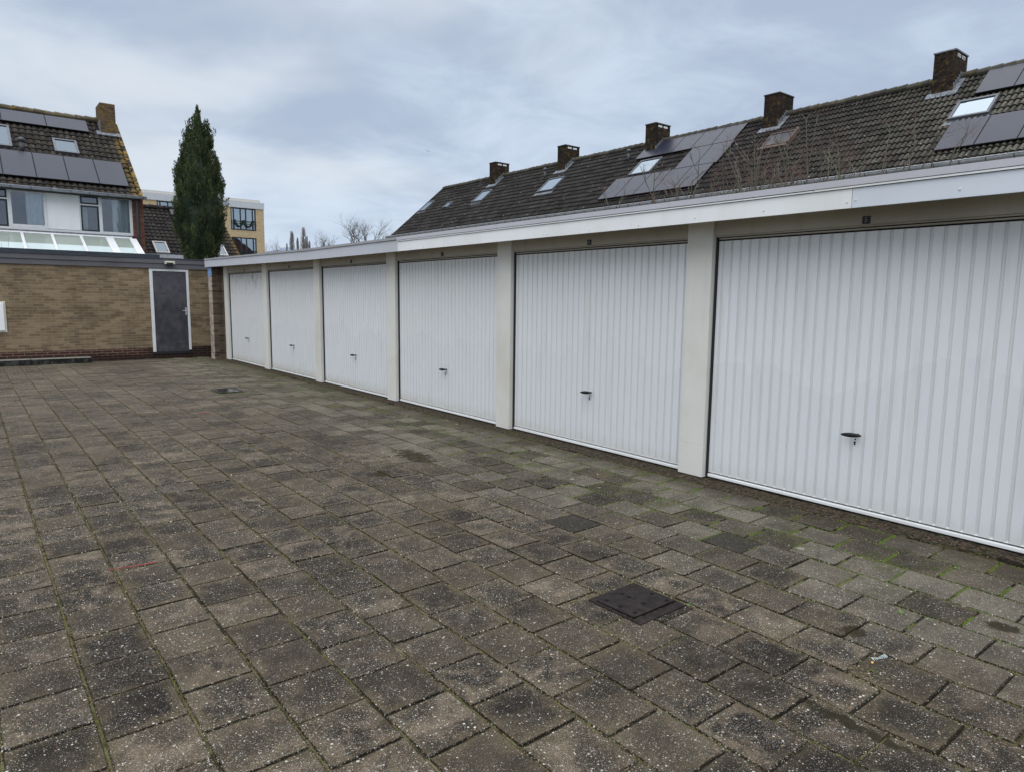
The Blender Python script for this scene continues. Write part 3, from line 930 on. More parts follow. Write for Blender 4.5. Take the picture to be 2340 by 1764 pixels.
def make_door(y0, first):
    xd = DX + 0.072
    mb = MB()
    pr = door_profile()
    zs = [0.058, 0.070, 2.114, 2.124]
    for a in range(len(pr) - 1):
        (ya, da), (yb, db) = pr[a], pr[a + 1]
        for q in range(3):
            za, zb = zs[q], zs[q + 1]
            k0 = 0.0 if q == 0 else 1.0
            k1 = 0.0 if q == 2 else 1.0
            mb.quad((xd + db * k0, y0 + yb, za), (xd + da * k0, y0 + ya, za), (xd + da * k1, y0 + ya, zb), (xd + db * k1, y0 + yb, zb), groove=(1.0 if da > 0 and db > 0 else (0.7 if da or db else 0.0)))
    # returns
    mb.box(xd + .0135, xd + 0.040, y0 + 0.010, y0 + DOORW - 0.020, 0.080, 2.108)
    d = mb.obj('garage_door', MT['door'], G, origin=(xd, y0, 0))
    r = MB()
    r.box(xd - 0.014, xd + 0.030, y0 + 0.006, y0 + DOORW - 0.018, 0.018, 0.047)
    bevel(r.obj('bottom_rail', MT['fascia_white'], d, origin=(xd, y0, 0)), 0.006)
    r = MB()
    r.box(xd - 0.004, xd + 0.030, y0 + 0.006, y0 + DOORW - 0.018, 2.137, 2.150)
    bevel(r.obj('top_rail', MT['lintel'], d, origin=(xd, y0, 0)), 0.003)
    # handle: flattened spindle on a stub
    yc, zc_ = y0 + 1.268, 0.617
    h = MB()
    n, m = 14, 12
    for i in range(n + 1):
        t = i / n
        yy = yc + 0.070 - 0.146 * t
        rr = max(0.001, math.sin(math.pi * min(1, max(0, 0.06 + 0.90 * t))) ** 0.62)
        for j in range(m):
            a = 2 * math.pi * j / m
            h.v.append((xd - 0.052 + math.cos(a) * 0.0135 * rr - 0.010 * (1 - t), yy, zc_ + math.sin(a) * 0.0175 * rr + 0.008 * (0.5 - t) * -1))
    for i in range(n):
        for j in range(m):
            q = i * m
            h.f.append((q + j, q + m + j, q + m + (j + 1) % m, q + (j + 1) % m))
    h.f.append(tuple(range(m)))
    h.f.append(tuple(n * m + j for j in reversed(range(m))))
    h.tube([(xd - 0.050, yc - .030, zc_), (xd + 0.006, yc - .030, zc_)], 0.0095, 10)
    h.obj('handle', MT['black'], d, origin=(xd, y0, 0), smooth=True)
    k = MB()
    k.tube([(xd - 0.0045, yc - .012, zc_ - 0.037), (xd + .004, yc - .012, zc_ - 0.037)], 0.0058, 12)
    k.tube([(xd - 0.0045, yc - .010, zc_ - 0.061), (xd + .004, yc - .010, zc_ - 0.061)], 0.0075, 12)
    k.box(xd - 0.0042, xd + .004, yc - .0145, yc - .0055, zc_ - 0.083, zc_ - 0.060)
    k.obj('lock', MT['black'], d, origin=(xd, y0, 0))
    return d


proto = make_door(doors_y[0], True)
for i, y in enumerate(doors_y[1:]):
    c = copy_tree(proto, G)
    c.location = V((DX + 0.072, y, 0)) - WORLD[G.name]

# dark sealing strips beside every door, on the far side
for y in doors_y:
    mb = MB()
    mb.box(DX + 0.052, DX + 0.085, y + DOORW - 0.017, y + DOORW - 0.003, 0.0, 2.160)
    mb.obj('door_seal', MT['rubber'], G)
    mb = MB()
    mb.box(DX + 0.10, DX + 0.13, y + 0.002, y + DOORW - 0.002, 0.005, 2.168)
    mb.obj('door_backing', MT['rubber'], G)

# pillars
for i, y in enumerate(doors_y):
    mb = MB()
    mb.box(DX, DX + 0.30, y + DOORW, y + DOORW + 0.268, 0.012, 0.300)
    mb.box(DX + 0.0015, DX + 0.30, y + DOORW + .001, y + DOORW + 0.267, 0.303, 2.329)
    mb.box(DX + 0.004, DX + 0.29, y + DOORW + .004, y + DOORW + 0.264, 0.299, 0.304)
    bevel(mb.obj('pillar', MT['cream'], G), 0.004)
# lintels
for i, y in enumerate(doors_y):
    mb = MB()
    mb.box(DX + 0.028, DX + 0.30, y + 0.001, y + DOORW - 0.001, 2.168, 2.329)
    mb.box(DX + 0.045, DX + 0.068, y + 0.001, y + DOORW - 0.001, 2.156, 2.167)
    bevel(mb.obj('lintel', MT['lintel'], G), 0.003)
# number plates
digits = {1: '5', 2: '6', 3: '7', 4: '8', 5: '9', 6: '10'}
for i, y in enumerate(doors_y):
    if i not in digits: continue
    yc = y + 1.275
    mb = MB()
    mb.box(DX + 0.021, DX + 0.0275, yc - 0.027, yc + 0.027, 2.174, 2.228)
    p = mb.obj('number_plate', MT['black'], G)
    cu = bpy.data.curves.new('digit', 'FONT')
    cu.body = digits[i]; cu.size = 0.050; cu.align_x = 'CENTER'; cu.align_y = 'CENTER'; cu.extrude = 0.0006
    tmp = bpy.data.objects.new('digit_tmp', cu)
    COL.objects.link(tmp)
    me = bpy.data.meshes.new_from_object(tmp)
    bpy.data.objects.remove(tmp)
    dgt = bpy.data.objects.new('digit', me)
    COL.objects.link(dgt)
    me.materials.append(MT['digit'])
    dgt.parent = p
    dgt.rotation_euler = (R(90), 0, R(-90))
    dgt.location = V((DX + 0.0195, yc, 2.201)) - WORLD[p.name]

# soffit, roof slab, rear and side walls
mb = MB(); mb.box(4.89, DX + 0.30, -2.0, 18.60, 2.331, 2.350)
mb.obj('soffit', MT['lintel'], G)
mb = MB(); mb.box(4.90, 11.2, -2.0, 18.60, 2.352, 2.425)
mb.obj('roof', MT['roofing'], G)
mb = MB(); mb.box(11.0, 11.2, -2.0, 18.55, 0, 2.35); mb.box(5.46, 11.0, 18.30, 18.55, 0, 2.33); mb.box(5.46, 11.0, -2.0, -1.8, 0, 2.33)
mb.obj('rear_wall', MT['brick_tan'], G)
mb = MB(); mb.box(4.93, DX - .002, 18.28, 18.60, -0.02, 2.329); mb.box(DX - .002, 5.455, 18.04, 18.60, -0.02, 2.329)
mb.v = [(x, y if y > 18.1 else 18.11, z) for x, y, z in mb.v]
mb.obj('end_wall', MT['brick_pier_shaded'], G)
mb = MB(); mb.box(4.924, 4.9285, 18.282, 18.598, 0.0, 2.326)  # thin added sheet, paints the end face of the wall as lit
mb.obj('lit_end_face', MT['brick_pier_lit'], G)


def zb(y):   # lower edge of the fascia
    return 2.255 + (0 if y < 12 else (y - 12) / 6.62 * 0.062)


def zt(y):
    return 2.452 + (0 if y < 12 else (y - 12) / 6.62 * 0.075)


def board(y0, y1, x, th, fa, fb, name, m, n=8):
    mb = MB()
    for k in range(n):
        a, b_ = y0 + (y1 - y0) * k / n, y0 + (y1 - y0) * (k + 1) / n
        wa, wb = x + .0015 * fn(0, a, 0, .9), x + .0015 * fn(0, b_, 0, .9)
        mb.hexa([(wa, a, fa(a)), (wa + th, a, fa(a)), (wb + th, b_, fa(b_)), (wb, b_, fa(b_)), (wa, a, fb(a)), (wa + th, a, fb(a)), (wb + th, b_, fb(b_)), (wb, b_, fb(b_))])
    return mb.obj(name, m, G)


g1 = lambda y: zt(y) - 0.066
g2 = lambda y: zt(y) - 0.036 - (0.026 if y < 8.705 else 0)
segs = [(-2.0, 2.325, 'fascia_blue'), (2.329, 8.703, 'fascia_white'), (8.707, 18.62, 'fascia_lilac')]
screws = {0: [1.666, 0.4, 2.302], 1: [2.359, 2.998, 3.633, 4.253, 4.881, 5.505, 5.56, 6.9, 8.0], 2: [8.76, 10.8, 12.6, 14.9]}
boards = []
for i, (a, b_, m_) in enumerate(segs):
    bd = board(a, b_, 4.862, 0.022, zb, (g1 if i < 2 else (lambda y: zt(y) - 0.040)), 'fascia_board', MT[m_], 24)
    boards.append(bd)
    for y in screws[i]:
        s = MB()
        zz = 2.306 if i < 1 else (2.297 if y < 4 else 2.283)
        s.tube([(4.862, y, zz), (4.857, y, zz)], [0.0075, 0.0055], 8)
        s.obj('screw', MT['white_frame'], bd, smooth=False)
tag(boards[0], 'pale blue-grey fascia board at the near end')
tag(boards[1], 'bright white fascia board in the middle')
tag(boards[2], 'dull lilac-grey fascia board at the far end')
board(-2.0, 2.598, 4.850, 0.05, lambda y: zt(y) - 0.062, lambda y: zt(y) - 0.050, 'drip_edge', MT['fascia_white'], 10)
board(2.602, 8.70, 4.850, 0.05, lambda y: zt(y) - 0.062, lambda y: zt(y) - 0.052, 'drip_edge', MT['fascia_white'], 10)
for a, b_, m_ in ((-2.0, 3.9, 'trim_light'), (3.903, 6.4, 'trim_light'), (6.403, 8.704, 'trim_light')):
    board(a, b_, 4.846, 0.13, lambda y: zt(y) - 0.046, zt, 'roof_trim', MT[m_], 8)
board(8.707, 18.62, 4.846, 0.13, lambda y: zt(y) - 0.036, zt, 'roof_trim', MT['trim_grey'], 12)
for x_, nm in ((0, 'end_trim'),):
    mb = MB(); mb.box(4.98, 11.2, 18.602, 18.62, 2.325, 2.52)
    mb.obj(nm, MT['trim_grey'], G)

# blue sign on the end pier
S = MB(); S.box(4.917, 4.9235, 18.30, 18.58, 2.085, 2.305)
sg = bevel(S.obj('wall_sign', MT['sign_blue'], origin=(4.925, 18.44, 2.085)), 0.002)
tag(sg, 'small light blue sign high on the brick pier at the far end of the garages', 'sign')
S = MB()
S.box(4.915, 4.9168, 18.34, 18.54, 2.272, 2.279); S.box(4.915, 4.9168, 18.34, 18.54, 2.226, 2.233)
S.box(4.915, 4.9168, 18.35, 18.37, 2.15, 2.18); S.box(4.915, 4.9168, 18.51, 18.53, 2.15, 2.18); S.box(4.915, 4.9168, 18.37, 18.51, 2.143, 2.152)
S.box(4.915, 4.9168, 18.35, 18.53, 2.108, 2.118)
S.obj('sign_print', MT['sign_mark'], sg)

# ================================================================== BRICK SHED at the back
B = empty('brick_shed', (1.0, 20.5, 0))
tag(B, 'low flat roofed tan brick shed closing the yard with a black steel door', 'shed')
YB = 19.214
dx0, dx1, dzb, dzt = 3.690, 4.605, 0.165, 2.262
mb = MB()
mb.box(-9, dx0, YB, YB + .22, -0.05, 2.30); mb.box(dx1, 7.5, YB, YB + .22, -0.05, 2.30); mb.box(dx0, dx1, YB + .002, YB + .22, -0.05, dzb); mb.box(dx0, dx1, YB + .05, YB + .22, dzt, 2.30)
mb.box(-9, -8.8, YB + .22, 22.8, -.05, 2.3); mb.box(7.3, 7.5, YB + .22, 22.8, -.05, 2.3); mb.box(-8.8, 7.3, 22.6, 22.8, -.05, 2.3)
mb.obj('wall', MT['brick_tan'], B)
mb = MB(); mb.box(-9, 7.5, YB - .035, YB + .01, 2.268, 2.388)
bevel(mb.obj('fascia_board', MT['shed_fascia'], B), 0.004)
mb = MB(); mb.box(-9, 7.5, YB - .055, YB + .01, 2.392, 2.505)
bevel(mb.obj('fascia_board', MT['shed_fascia'], B), 0.004)
mb = MB(); mb.box(-9, 7.5, YB - .070, YB + .16, 2.507, 2.532)
mb.obj('roof_edge', MT['cap_dark'], B)
mb = MB(); mb.box(-8.9, 7.4, YB + .16, 22.7, 2.40, 2.51); mb.box(-8.9, 4.05, YB + .45, 22.7, 2.51, 2.640)
mb.obj('roof', MT['cap_dark'], B)
mb = MB()
fy0, fy1 = YB - .012, YB + .09
mb.box(dx0, dx0 + .075, fy0, fy1, dzb + .0, dzt); mb.box(dx1 - .060, dx1, fy0, fy1, dzb + .03, dzt); mb.box(dx0 + .075, dx1 - .060, fy0, fy1, dzt - .060, dzt)
bevel(mb.obj('door_frame', MT['white_frame'], B), 0.004)
mb = MB(); mb.box(dx0 + .079, dx1 - .064, YB + .004, YB + .05, dzb - .008, dzt - .066)
sd = bevel(mb.obj('door', MT['steel_door'], B), 0.003)
mb = MB(); mb.box(dx1 - .115, dx1 - .075, YB - .004, YB + .003, 1.10, 1.29)
mb.tube([(dx1 - .095, YB - .004, 1.21), (dx1 - .095, YB - .045, 1.21), (dx1 - .19, YB - .045, 1.21)], 0.009, 8)
mb.obj('handle', MT['steel'], sd)
mb = MB(); mb.box(dx0 - .02, dx1 + .03, YB - .02, YB + .001, dzb - .060, dzb - .012)
mb.obj('threshold', MT['rubber'], B)

mb = MB()
mb.tube([(4.03, YB - .13, 2.425), (4.27, YB - .13, 2.425)], 0.001, 6)
mb = MB(); mb.box(4.035, 4.270, YB - .16, YB - .058, 2.408, 2.450); mb.box(4.035, 4.075, YB - .16, YB - .058, 2.375, 2.408); mb.box(4.230, 4.270, YB - .16, YB - .058, 2.375, 2.408)
lm = bevel(mb.obj('wall_lamp', MT['lamp_body'], origin=(4.15, YB - .06, 2.4)), 0.012, 3)
tag(lm, 'small cream outdoor lamp on the dark fascia above the black door', 'lamp')
mb = MB(); mb.box(4.085, 4.220, YB - .15, YB - .06, 2.340, 2.404)
bevel(mb.obj('lamp_shade', MT['black'], lm), 0.010)

mb = MB(); mb.box(0.02, 0.737, YB - .030, YB - .001, 0.725, 1.420)
ub = bevel(mb.obj('utility_box', MT['lamp_body'], origin=(0.38, YB, 0.72)), 0.01)
tag(ub, 'white cabinet in a beige frame on the tan brick wall at the left edge', 'wall cabinet')
mb = MB(); mb.box(0.05, 0.700, YB - .055, YB - .032, 0.765, 1.385)
bevel(mb.obj('cabinet_door', MT['white_panel'], ub), 0.03, 4)

# kerb
mb = MB()
xs = [-8.0, -5.0, -2.7, -0.35, 1.1, 2.28]
for a, b_ in zip(xs[:-1], xs[1:]):
    mb.box(a + .004, b_ - .004, 18.70 + random.uniform(-.005, .005), 18.95, -0.05, 0.134 + random.uniform(-.004, .004))
tag(bevel(mb.obj('concrete_kerb', MT['kerb'], origin=(-2.8, 18.8, 0)), 0.012), 'weathered dark concrete kerb at the foot of the tan brick wall', 'kerb')


# ================================================================== roof helpers
def tile_roof(F, u0, u1, slen, period, row, hb, amp=0.032, step=0.030, sub=6, seed=1):
    mb = MB()
    rnd = random.Random(seed)
    O, U, S_, N_ = F
    nrow = int(round(slen / row))
    row = slen / nrow
    nu = int((u1 - u0) / period * sub)
    jit = {}
    tile_w = period * 2

    def h(u):
        t = (u / period) % 1.0
        return amp * (0.5 + 0.5 * math.cos(2 * math.pi * (t - 0.5))) ** 0.75
    for r in range(nrow):
        s0, s1 = r * row, (r + 1) * row
        i0 = len(mb.v)
        us = [u0 + (u1 - u0) * i / nu for i in range(nu + 1)]
        for (s_, hh) in ((s0 - .03, step - .028), (s0 - .03, step), (s0 + row * .5, step * .5), (s1, 0.0)):
            for u in us:
                t = int((u - u0) / tile_w)
                key = (r, t)
                if key not in jit:
                    jit[key] = (rnd.gauss(0, .0025), rnd.random(), rnd.gauss(0, .004))
                jj = jit[key]
                ss = s_ + (jj[2] if s_ < s0 else 0)
                mb.v.append(tuple(O + U * u + S_ * ss + N_ * (hb + hh + h(u) + jj[0])))
        W_ = nu + 1
        for q in range(3):
            for i in range(nu):
                a = i0 + q * W_ + i
                mb.f.append((a, a + 1, a + W_ + 1, a + W_))
                t = int((us[i] + 1e-6 - u0) / tile_w)
                mb.a.setdefault('r1', {})[len(mb.f) - 1] = jit[(r, t)][1]
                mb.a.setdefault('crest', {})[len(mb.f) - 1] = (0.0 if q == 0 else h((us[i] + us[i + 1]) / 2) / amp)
    return mb


def ridge_caps(p0, p1, m, parent, rad=0.11, step=0.33, name='ridge_tiles'):
    mb = MB()
    p0, p1 = V(p0), V(p1)
    L = (p1 - p0).length
    d = (p1 - p0) / L
    n = int(L / step)
    for k in range(n):
        a = p0 + d * (k * step)
        b_ = p0 + d * ((k + 1) * step + .03)
        w = random.gauss(0, .006)
        mb.tube([a + V((0, 0, w + .012)), b_ + V((0, 0, w))], [rad * 1.08, rad * .94], 10, r1=random.random())
    for i in range(len(mb.f)): mb.a.setdefault('crest', {})[i] = 1.0
    return mb.obj(name, m, parent)


def skylight(F, u0, u1, s0, s1, parent, frame='sky_frame', glass='skyglass', fw=0.055, h=0.02, inner='sky_sheen', name='skylight'):
    mb = MB()
    mb.fbox(F, u0, u1, s0, s0 + fw, -.06, h + .03); mb.fbox(F, u0, u1, s1 - fw, s1, -.06, h + .03)
    mb.fbox(F, u0, u0 + fw, s0 + fw, s1 - fw, -.06, h + .025); mb.fbox(F, u1 - fw, u1, s0 + fw, s1 - fw, -.06, h + .025)
    fr = mb.obj(name, MT[frame], parent)
    mb = MB(); mb.fbox(F, u0 + fw, u1 - fw, s0 + fw, s1 - fw, h - .004, h + .002)
    mb.obj('pane', MT[glass], fr)
    mb = MB(); mb.fbox(F, u0 + fw, u1 - fw, s0 + fw, s1 - fw, -.03, -.02)  # sheet behind the glass; the pale default paints in reflected sky
    mb.obj('pane_tone', MT[inner], fr)
    return fr


def panel(F, u0, u1, s0, s1, parent, h0=0.015, h1=0.05, g=0.008):
    mb = MB(); mb.fbox(F, u0 + g, u1 - g, s0 + g, s1 - g, h0, h1)
    fr = mb.obj('solar_panel', MT['solar_edge'], parent)
    mb = MB(); mb.fbox(F, u0 + g + .012, u1 - g - .012, s0 + g + .012, s1 - g - .012, h1 - .002, h1 + .003)
    mb.obj('glass_face', MT['solar'], fr)
    return fr


def gutter(p0, p1, out, parent, rad=0.075, m='zinc', brk=0.6):
    """half round gutter with straps"""
    mb = MB()
    p0, p1 = V(p0), V(p1)
    out = V(out)
    n = 10
    i0 = len(mb.v)
    for p in (p0, p1):
        for rr in (rad, rad * .88):
            for k in range(n + 1):
                a = math.pi * k / n
                mb.v.append(tuple(p + out * (math.cos(a) * rr) + V((0, 0, -math.sin(a) * rr))))
    w = n + 1
    for k in range(n):
        mb.f.append((i0 + k, i0 + k + 1, i0 + 2 * w + k + 1, i0 + 2 * w + k))
        mb.f.append((i0 + w + k, i0 + 3 * w + k, i0 + 3 * w + k + 1, i0 + w + k + 1))
    mb.tube([p0 + out * rad + V((0, 0, .006)), p1 + out * rad + V((0, 0, .006))], 0.013, 6)
    g = mb.obj('gutter', MT[m], parent, smooth=True)
    d = (p1 - p0); L = d.length; d /= L
    k = 0.3
    mb = MB()
    while k < L:
        c = p0 + d * k
        pts = [c + out * (math.cos(math.pi * q / 8) * (rad + .006)) + V((0, 0, -math.sin(math.pi * q / 8) * (rad + .006))) for q in range(9)]
        mb.tube(pts, 0.011, 4)
        k += brk
    mb.obj('bracket', MT['pvc_grey'], g)
    return g


# ================================================================== RIGHT TERRACE
T = empty('terraced_houses', (25.0, 19.0, 0))
tag(T, 'long terrace behind the garages with one dark tiled roof and five brick chimneys', 'houses')
FR = (V((20.6, 0, 5.2)), V((0, 1, 0)), V((0.76194, 0, 0.64765)), V((-0.64765, 0, 0.76194)))
YE = 38.05
SL = 5.25
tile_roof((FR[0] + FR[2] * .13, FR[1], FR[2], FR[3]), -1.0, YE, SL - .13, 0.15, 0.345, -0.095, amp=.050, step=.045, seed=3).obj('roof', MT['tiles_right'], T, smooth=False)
mb = MB(); mb.quad((24.6, -1, 8.58), (24.6, YE, 8.58), (29.0, YE, 5.0), (29.0, -1, 5.0)); mb.fbox(FR, -1, YE - .02, 0, SL, -.20, -.11)
mb.obj('roof', MT['roofing'], T)
ridge_caps((24.6, -1, 8.585), (24.6, YE, 8.585), MT['ridge_right'], T)
mb = MB(); mb.fbox(FR, YE - .02, YE + .10, -0.05, SL, -.14, .0)
mb.obj('verge', MT['ridge_right'], T)
mb = MB(); mb.box(20.95, 28.8, -1, YE - .05, 0, 5.15)
mb.v[:] = mb.v
mb.obj('wall', MT['brick_red'], T)
mb = MB(); mb.v = [(20.95, YE - .05, 5.1), (28.8, YE - .05, 5.1), (24.6, YE - .05, 8.5), (20.95, YE - .25, 5.1), (28.8, YE - .25, 5.1), (24.6, YE - .25, 8.5)]; mb.f = [(0, 1, 2), (3, 5, 4)]
mb.obj('gable', MT['brick_red'], T)
gutter((20.58, -1, 5.315), (20.58, YE + .12, 5.315), (-1, 0, 0), T, 0.105, m='zinc_light')
mb = MB(); mb.box(20.60, 20.98, -1, YE - .05, 5.04, 5.15)
mb.obj('eaves_board', MT['white_frame'], T)

# solar field A
A_u = [15.97, 16.96, 17.95, 18.94, 19.93, 20.92]
for k in range(5):
    panel(FR, A_u[k], A_u[k + 1], 0.88, 2.38, T)
    panel(FR, A_u[k], A_u[k + 1], 3.88, 5.36, T)
for k in range(2):
    panel(FR, A_u[k] - .10, A_u[k + 1] - .10, 2.385, 3.875, T)
# solar field B
for k in range(4):
    panel(FR, 8.03 - .97 * (k + 1), 8.03 - .97 * k, 0.87, 2.33, T)
    panel(FR, 7.90 - .97 * (k + 1), 7.90 - .97 * k, 3.80, 5.32, T)
skylight(FR, 19.25, 20.42, 2.58, 3.68, T, 'sky_frame')
skylight(FR, 25.22, 26.36, 2.53, 3.65, T)
skylight(FR, 31.16, 32.12, 2.70, 3.73, T)
skylight(FR, 34.52, 35.06, 2.65, 3.17, T)
skylight(FR, 37.20, 37.98, 2.73, 3.75, T, inner='interior')
skylight(FR, 7.19, 8.22, 2.56, 3.54, T, fw=0.075)
# flashing aprons under the skylights
for (a, b_, s_) in ((25.15, 26.45, 2.50), (31.1, 32.2, 2.67), (37.15, 38.0, 2.70), (7.1, 8.3, 2.53)):
    mb = MB(); mb.fbox(FR, a, b_, s_ - .20, s_ + .03, -.05, -.028)
    mb.obj('flashing', MT['lead'], T)
ow = skylight(FR, 13.36, 14.32, 2.95, 3.78, T, 'old_wood', 'old_pane', fw=0.05, inner='interior')
tag(ow, 'old wooden roof window standing ajar')
mb = MB(); mb.fbox(FR, 13.30, 14.40, 2.78, 2.90, -.04, .05); mb.fbox(FR, 13.25, 13.31, 2.90, 3.80, -.04, .10)
mb.obj('window_sash', MT['old_wood'], ow)
# vents
for (u, s_) in ((21.47, 4.10), (27.05, 4.02)):
    p = FR[0] + FR[1] * u + FR[2] * s_
    mb = MB(); mb.tube([p + V((0, 0, -.1)), p + V((0, 0, .30))], 0.065, 12); mb.tube([p + V((0, 0, .30)), p + V((0, 0, .34)), p + V((0, 0, .40)), p + V((0, 0, .46))], [.065, .11, .11, .05], 12)
    mb.obj('roof_vent', MT['pvc_grey'], T, smooth=True)
# chimneys
CH = [(31.68, 32.25, 'w'), (25.93, 26.50, 'w'), (20.20, 20.77, 'w'), (14.42, 15.03, 'o'), (8.67, 9.26, 'e')]
for i, (ya, yb, kind) in enumerate(CH):
    mb = MB(); mb.box(24.0, 24.97, ya, yb, 7.9, 9.235)
    c = mb.obj('chimney', MT['brick_dark'], T)
    mb = MB(); mb.box(23.975, 24.995, ya - .025, yb + .025, 9.237, 9.285)
    bevel(mb.obj('chimney_cap', MT['lead' if kind == 'e' else 'roofing'], c), .008)
    mb = MB()
    cx, cy = 24.48, (ya + yb) / 2
    mb.tube([(cx, cy, 9.28), (cx, cy, 9.33), (cx, cy, 9.36), (cx, cy, 9.39)], [.06, .09, .085, .03], 10)
    mb.obj('chimney_pot', MT['zinc'], c, smooth=True)
    # lead flashing: apron at the front and stepped at the side
    mb = MB()
    mb.fbox(FR, ya - .12, yb + .12, 4.18, 4.48, -.04, -.012)
    n = 5
    for k in range(n):
        xa = 24.0 + k * 0.12
        z0 = 8.0 + (xa - 24.0) * .85
        mb.box(xa, xa + .14, ya - .014, ya - .002, z0, z0 + .30)
    mb.fbox(FR, ya - .16, ya, 4.2, 5.1, -.035, -.008)
    mb.obj('flashing', MT['lead'], c)
    if kind in 'we':
        mb = MB()
        for k in range(2):
            xa = 24.16 + k * .36
            if kind == 'w':
                mb.box(xa, xa + .26, ya - .010, ya - .001, 9.11, 9.19)
            else:
                mb.box(xa, xa + .23, ya - .010, ya - .001, 9.165, 9.185)
                for q in range(3):
                    mb.box(xa + q * .10, xa + q * .10 + .03, ya - .010, ya - .001, 9.08, 9.165)
        mb.obj('vent_brick', MT['white_frame'], c)

# ================================================================== LEFT HOUSE
H = empty('corner_house', (2.0, 30, 0))
tag(H, 'house at the left with yellow lichen on its tiled roof and white upper windows', 'house')
FL = (V((0, 28, 5.1)), V((1, 0, 0)), V((0, 0.79330, 0.60882)), V((0, -0.60882, 0.79330)))
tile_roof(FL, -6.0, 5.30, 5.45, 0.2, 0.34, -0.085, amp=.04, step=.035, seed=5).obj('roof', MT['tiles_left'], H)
mb = MB(); mb.quad((-6, 32.34, 8.40), (5.28, 32.34, 8.40), (5.28, 36.7, 5.0), (-6, 36.7, 5.0)); mb.fbox(FL, -6, 5.25, 0, 5.42, -.18, -.10)
mb.obj('roof', MT['roofing'], H)
ridge_caps((-6, 32.34, 8.42), (5.30, 32.34, 8.42), MT['ridge_left'], H, 0.11)
mb = MB()
for k in range(16):
    mb.fbox(FL, 5.20, 5.335, k * .34 - .03, k * .34 + .33, -.12 + .01, .0 + .0)
mb.obj('verge', MT['tiles_left'], H)
for k in range(6):
    x1 = 4.97 - .915 * k
    panel(FL, x1 - .915, x1, 0.54, 2.22, H)
for k in range(4):
    x1 = 4.24 - 1.36 * k
    panel(FL, x1 - 1.36, x1, 4.33, 5.22, H)
skylight(FL, 0.95, 1.71, 2.50, 4.0, H, 'sky_frame', fw=.07)
skylight(FL, 2.95, 3.70, 2.55, 3.50, H, 'sky_frame', fw=.07)
p = FL[0] + FL[1] * 1.97 + FL[2] * 2.5
mb = MB(); mb.tube([p + V((0, 0, -.1)), p + V((0, 0, .22))], 0.07, 12); mb.tube([p + V((0, 0, .22)), p + V((0, 0, .26)), p + V((0, 0, .33)), p + V((0, 0, .38))], [.07, .12, .12, .05], 12)
mb.obj('roof_vent', MT['pvc_grey'], H, smooth=True)
mb = MB(); mb.box(4.66, 5.18, 31.6, 32.6, 7.7, 8.985)
c = mb.obj('chimney', MT['brick_olive'], H)
mb = MB(); mb.fbox(FL, 4.50, 5.30, 4.35, 4.62, -.04, .012); mb.box(4.645, 4.658, 31.62, 32.3, 7.9, 8.35)
mb.obj('flashing', MT['lead'], c)
gutter((-6, 27.93, 5.08), (5.42, 27.93, 5.08), (0, -1, 0), H, 0.075, brk=0.55)
yf = 28.3
# body
mb = MB(); mb.box(-6, 5.28, 29.4, 36.4, 0, 5.1)
mb.obj('wall', MT['brick_red'], H)
mb = MB(); mb.box(-6, 5.28, 28.35, 29.4, 0, 3.69); mb.box(4.995, 5.345, 28.20, 29.41, 0, 5.03)
mb.v = [(x, y, z) for x, y, z in mb.v]
mb.obj('wall', MT['brick_red'], H)
mb = MB(); mb.v = [(5.26, 28.3, 5.02), (5.26, 36.4, 5.02), (5.26, 32.34, 8.3)]; mb.f = [(0, 1, 2)]
mb.obj('gable', MT['brick_red'], H)
mb = MB()
for (a, b_, z0, z1) in ((-6, -.3, 3.72, 5.03), (2.425, 3.37, 3.80, 5.0)):
    mb.box(a, b_, yf - .01, yf + .05, z0, z1)
mb.obj('cladding', MT['white_panel'], H)
# white timber framework
mb = MB()
for (a, b_, z0, z1) in ((-.3, 4.99, 3.71, 3.785), (-.3, 4.99, 4.985, 5.04), (1.355, 1.445, 3.785, 4.985), (2.365, 2.42, 3.785, 4.985), (3.375, 3.40, 3.785, 4.985), (3.945, 4.025, 3.785, 4.985), (4.925, 4.99, 3.785, 4.985),
                        (.83, 1.355, 4.66, 4.705), (3.40, 3.945, 4.66, 4.705), (1.445, 2.365, 3.785, 3.86), (1.445, 2.365, 4.945, 4.985), (.78, .83, 3.785, 4.985)):
    mb.box(a, b_, yf - .045, yf + .05, z0, z1)
mb.obj('window_frame', MT['white_frame'], H)


def window(x0, x1, z0, z1, fw, parent, y=yf, frame='dark_frame', glass='glass', name='window'):
    mb = MB()
    mb.box(x0, x1, y - .035, y + .02, z0, z0 + fw); mb.box(x0, x1, y - .035, y + .02, z1 - fw, z1)
    mb.box(x0, x0 + fw, y - .035, y + .02, z0 + fw, z1 - fw); mb.box(x1 - fw, x1, y - .035, y + .02, z0 + fw, z1 - fw)
    w = mb.obj(name, MT[frame], parent)
    mb = MB(); mb.box(x0 + fw, x1 - fw, y - .006, y, z0 + fw, z1 - fw)
    mb.obj('pane', MT[glass], w)
    return w


for (a, b_) in ((.83, 1.355), (3.40, 3.945)):
    window(a, b_, 4.705, 4.985, .05, H)
    window(a, b_, 3.785, 4.66, .05, H)
w1 = window(1.445, 2.365, 3.86, 4.945, .022, H, frame='white_frame')
w2 = window(4.025, 4.925, 3.785, 4.985, .022, H, frame='white_frame')
mb = MB(); mb.box(-.3, 4.99, 29.1, 29.15, 3.7, 5.0); mb.box(-.3, 4.99, 28.4, 29.1, 4.99, 5.02); mb.box(-.3, 4.99, 28.4, 29.1, 3.68, 3.70)
mb.obj('room', MT['interior'], H)


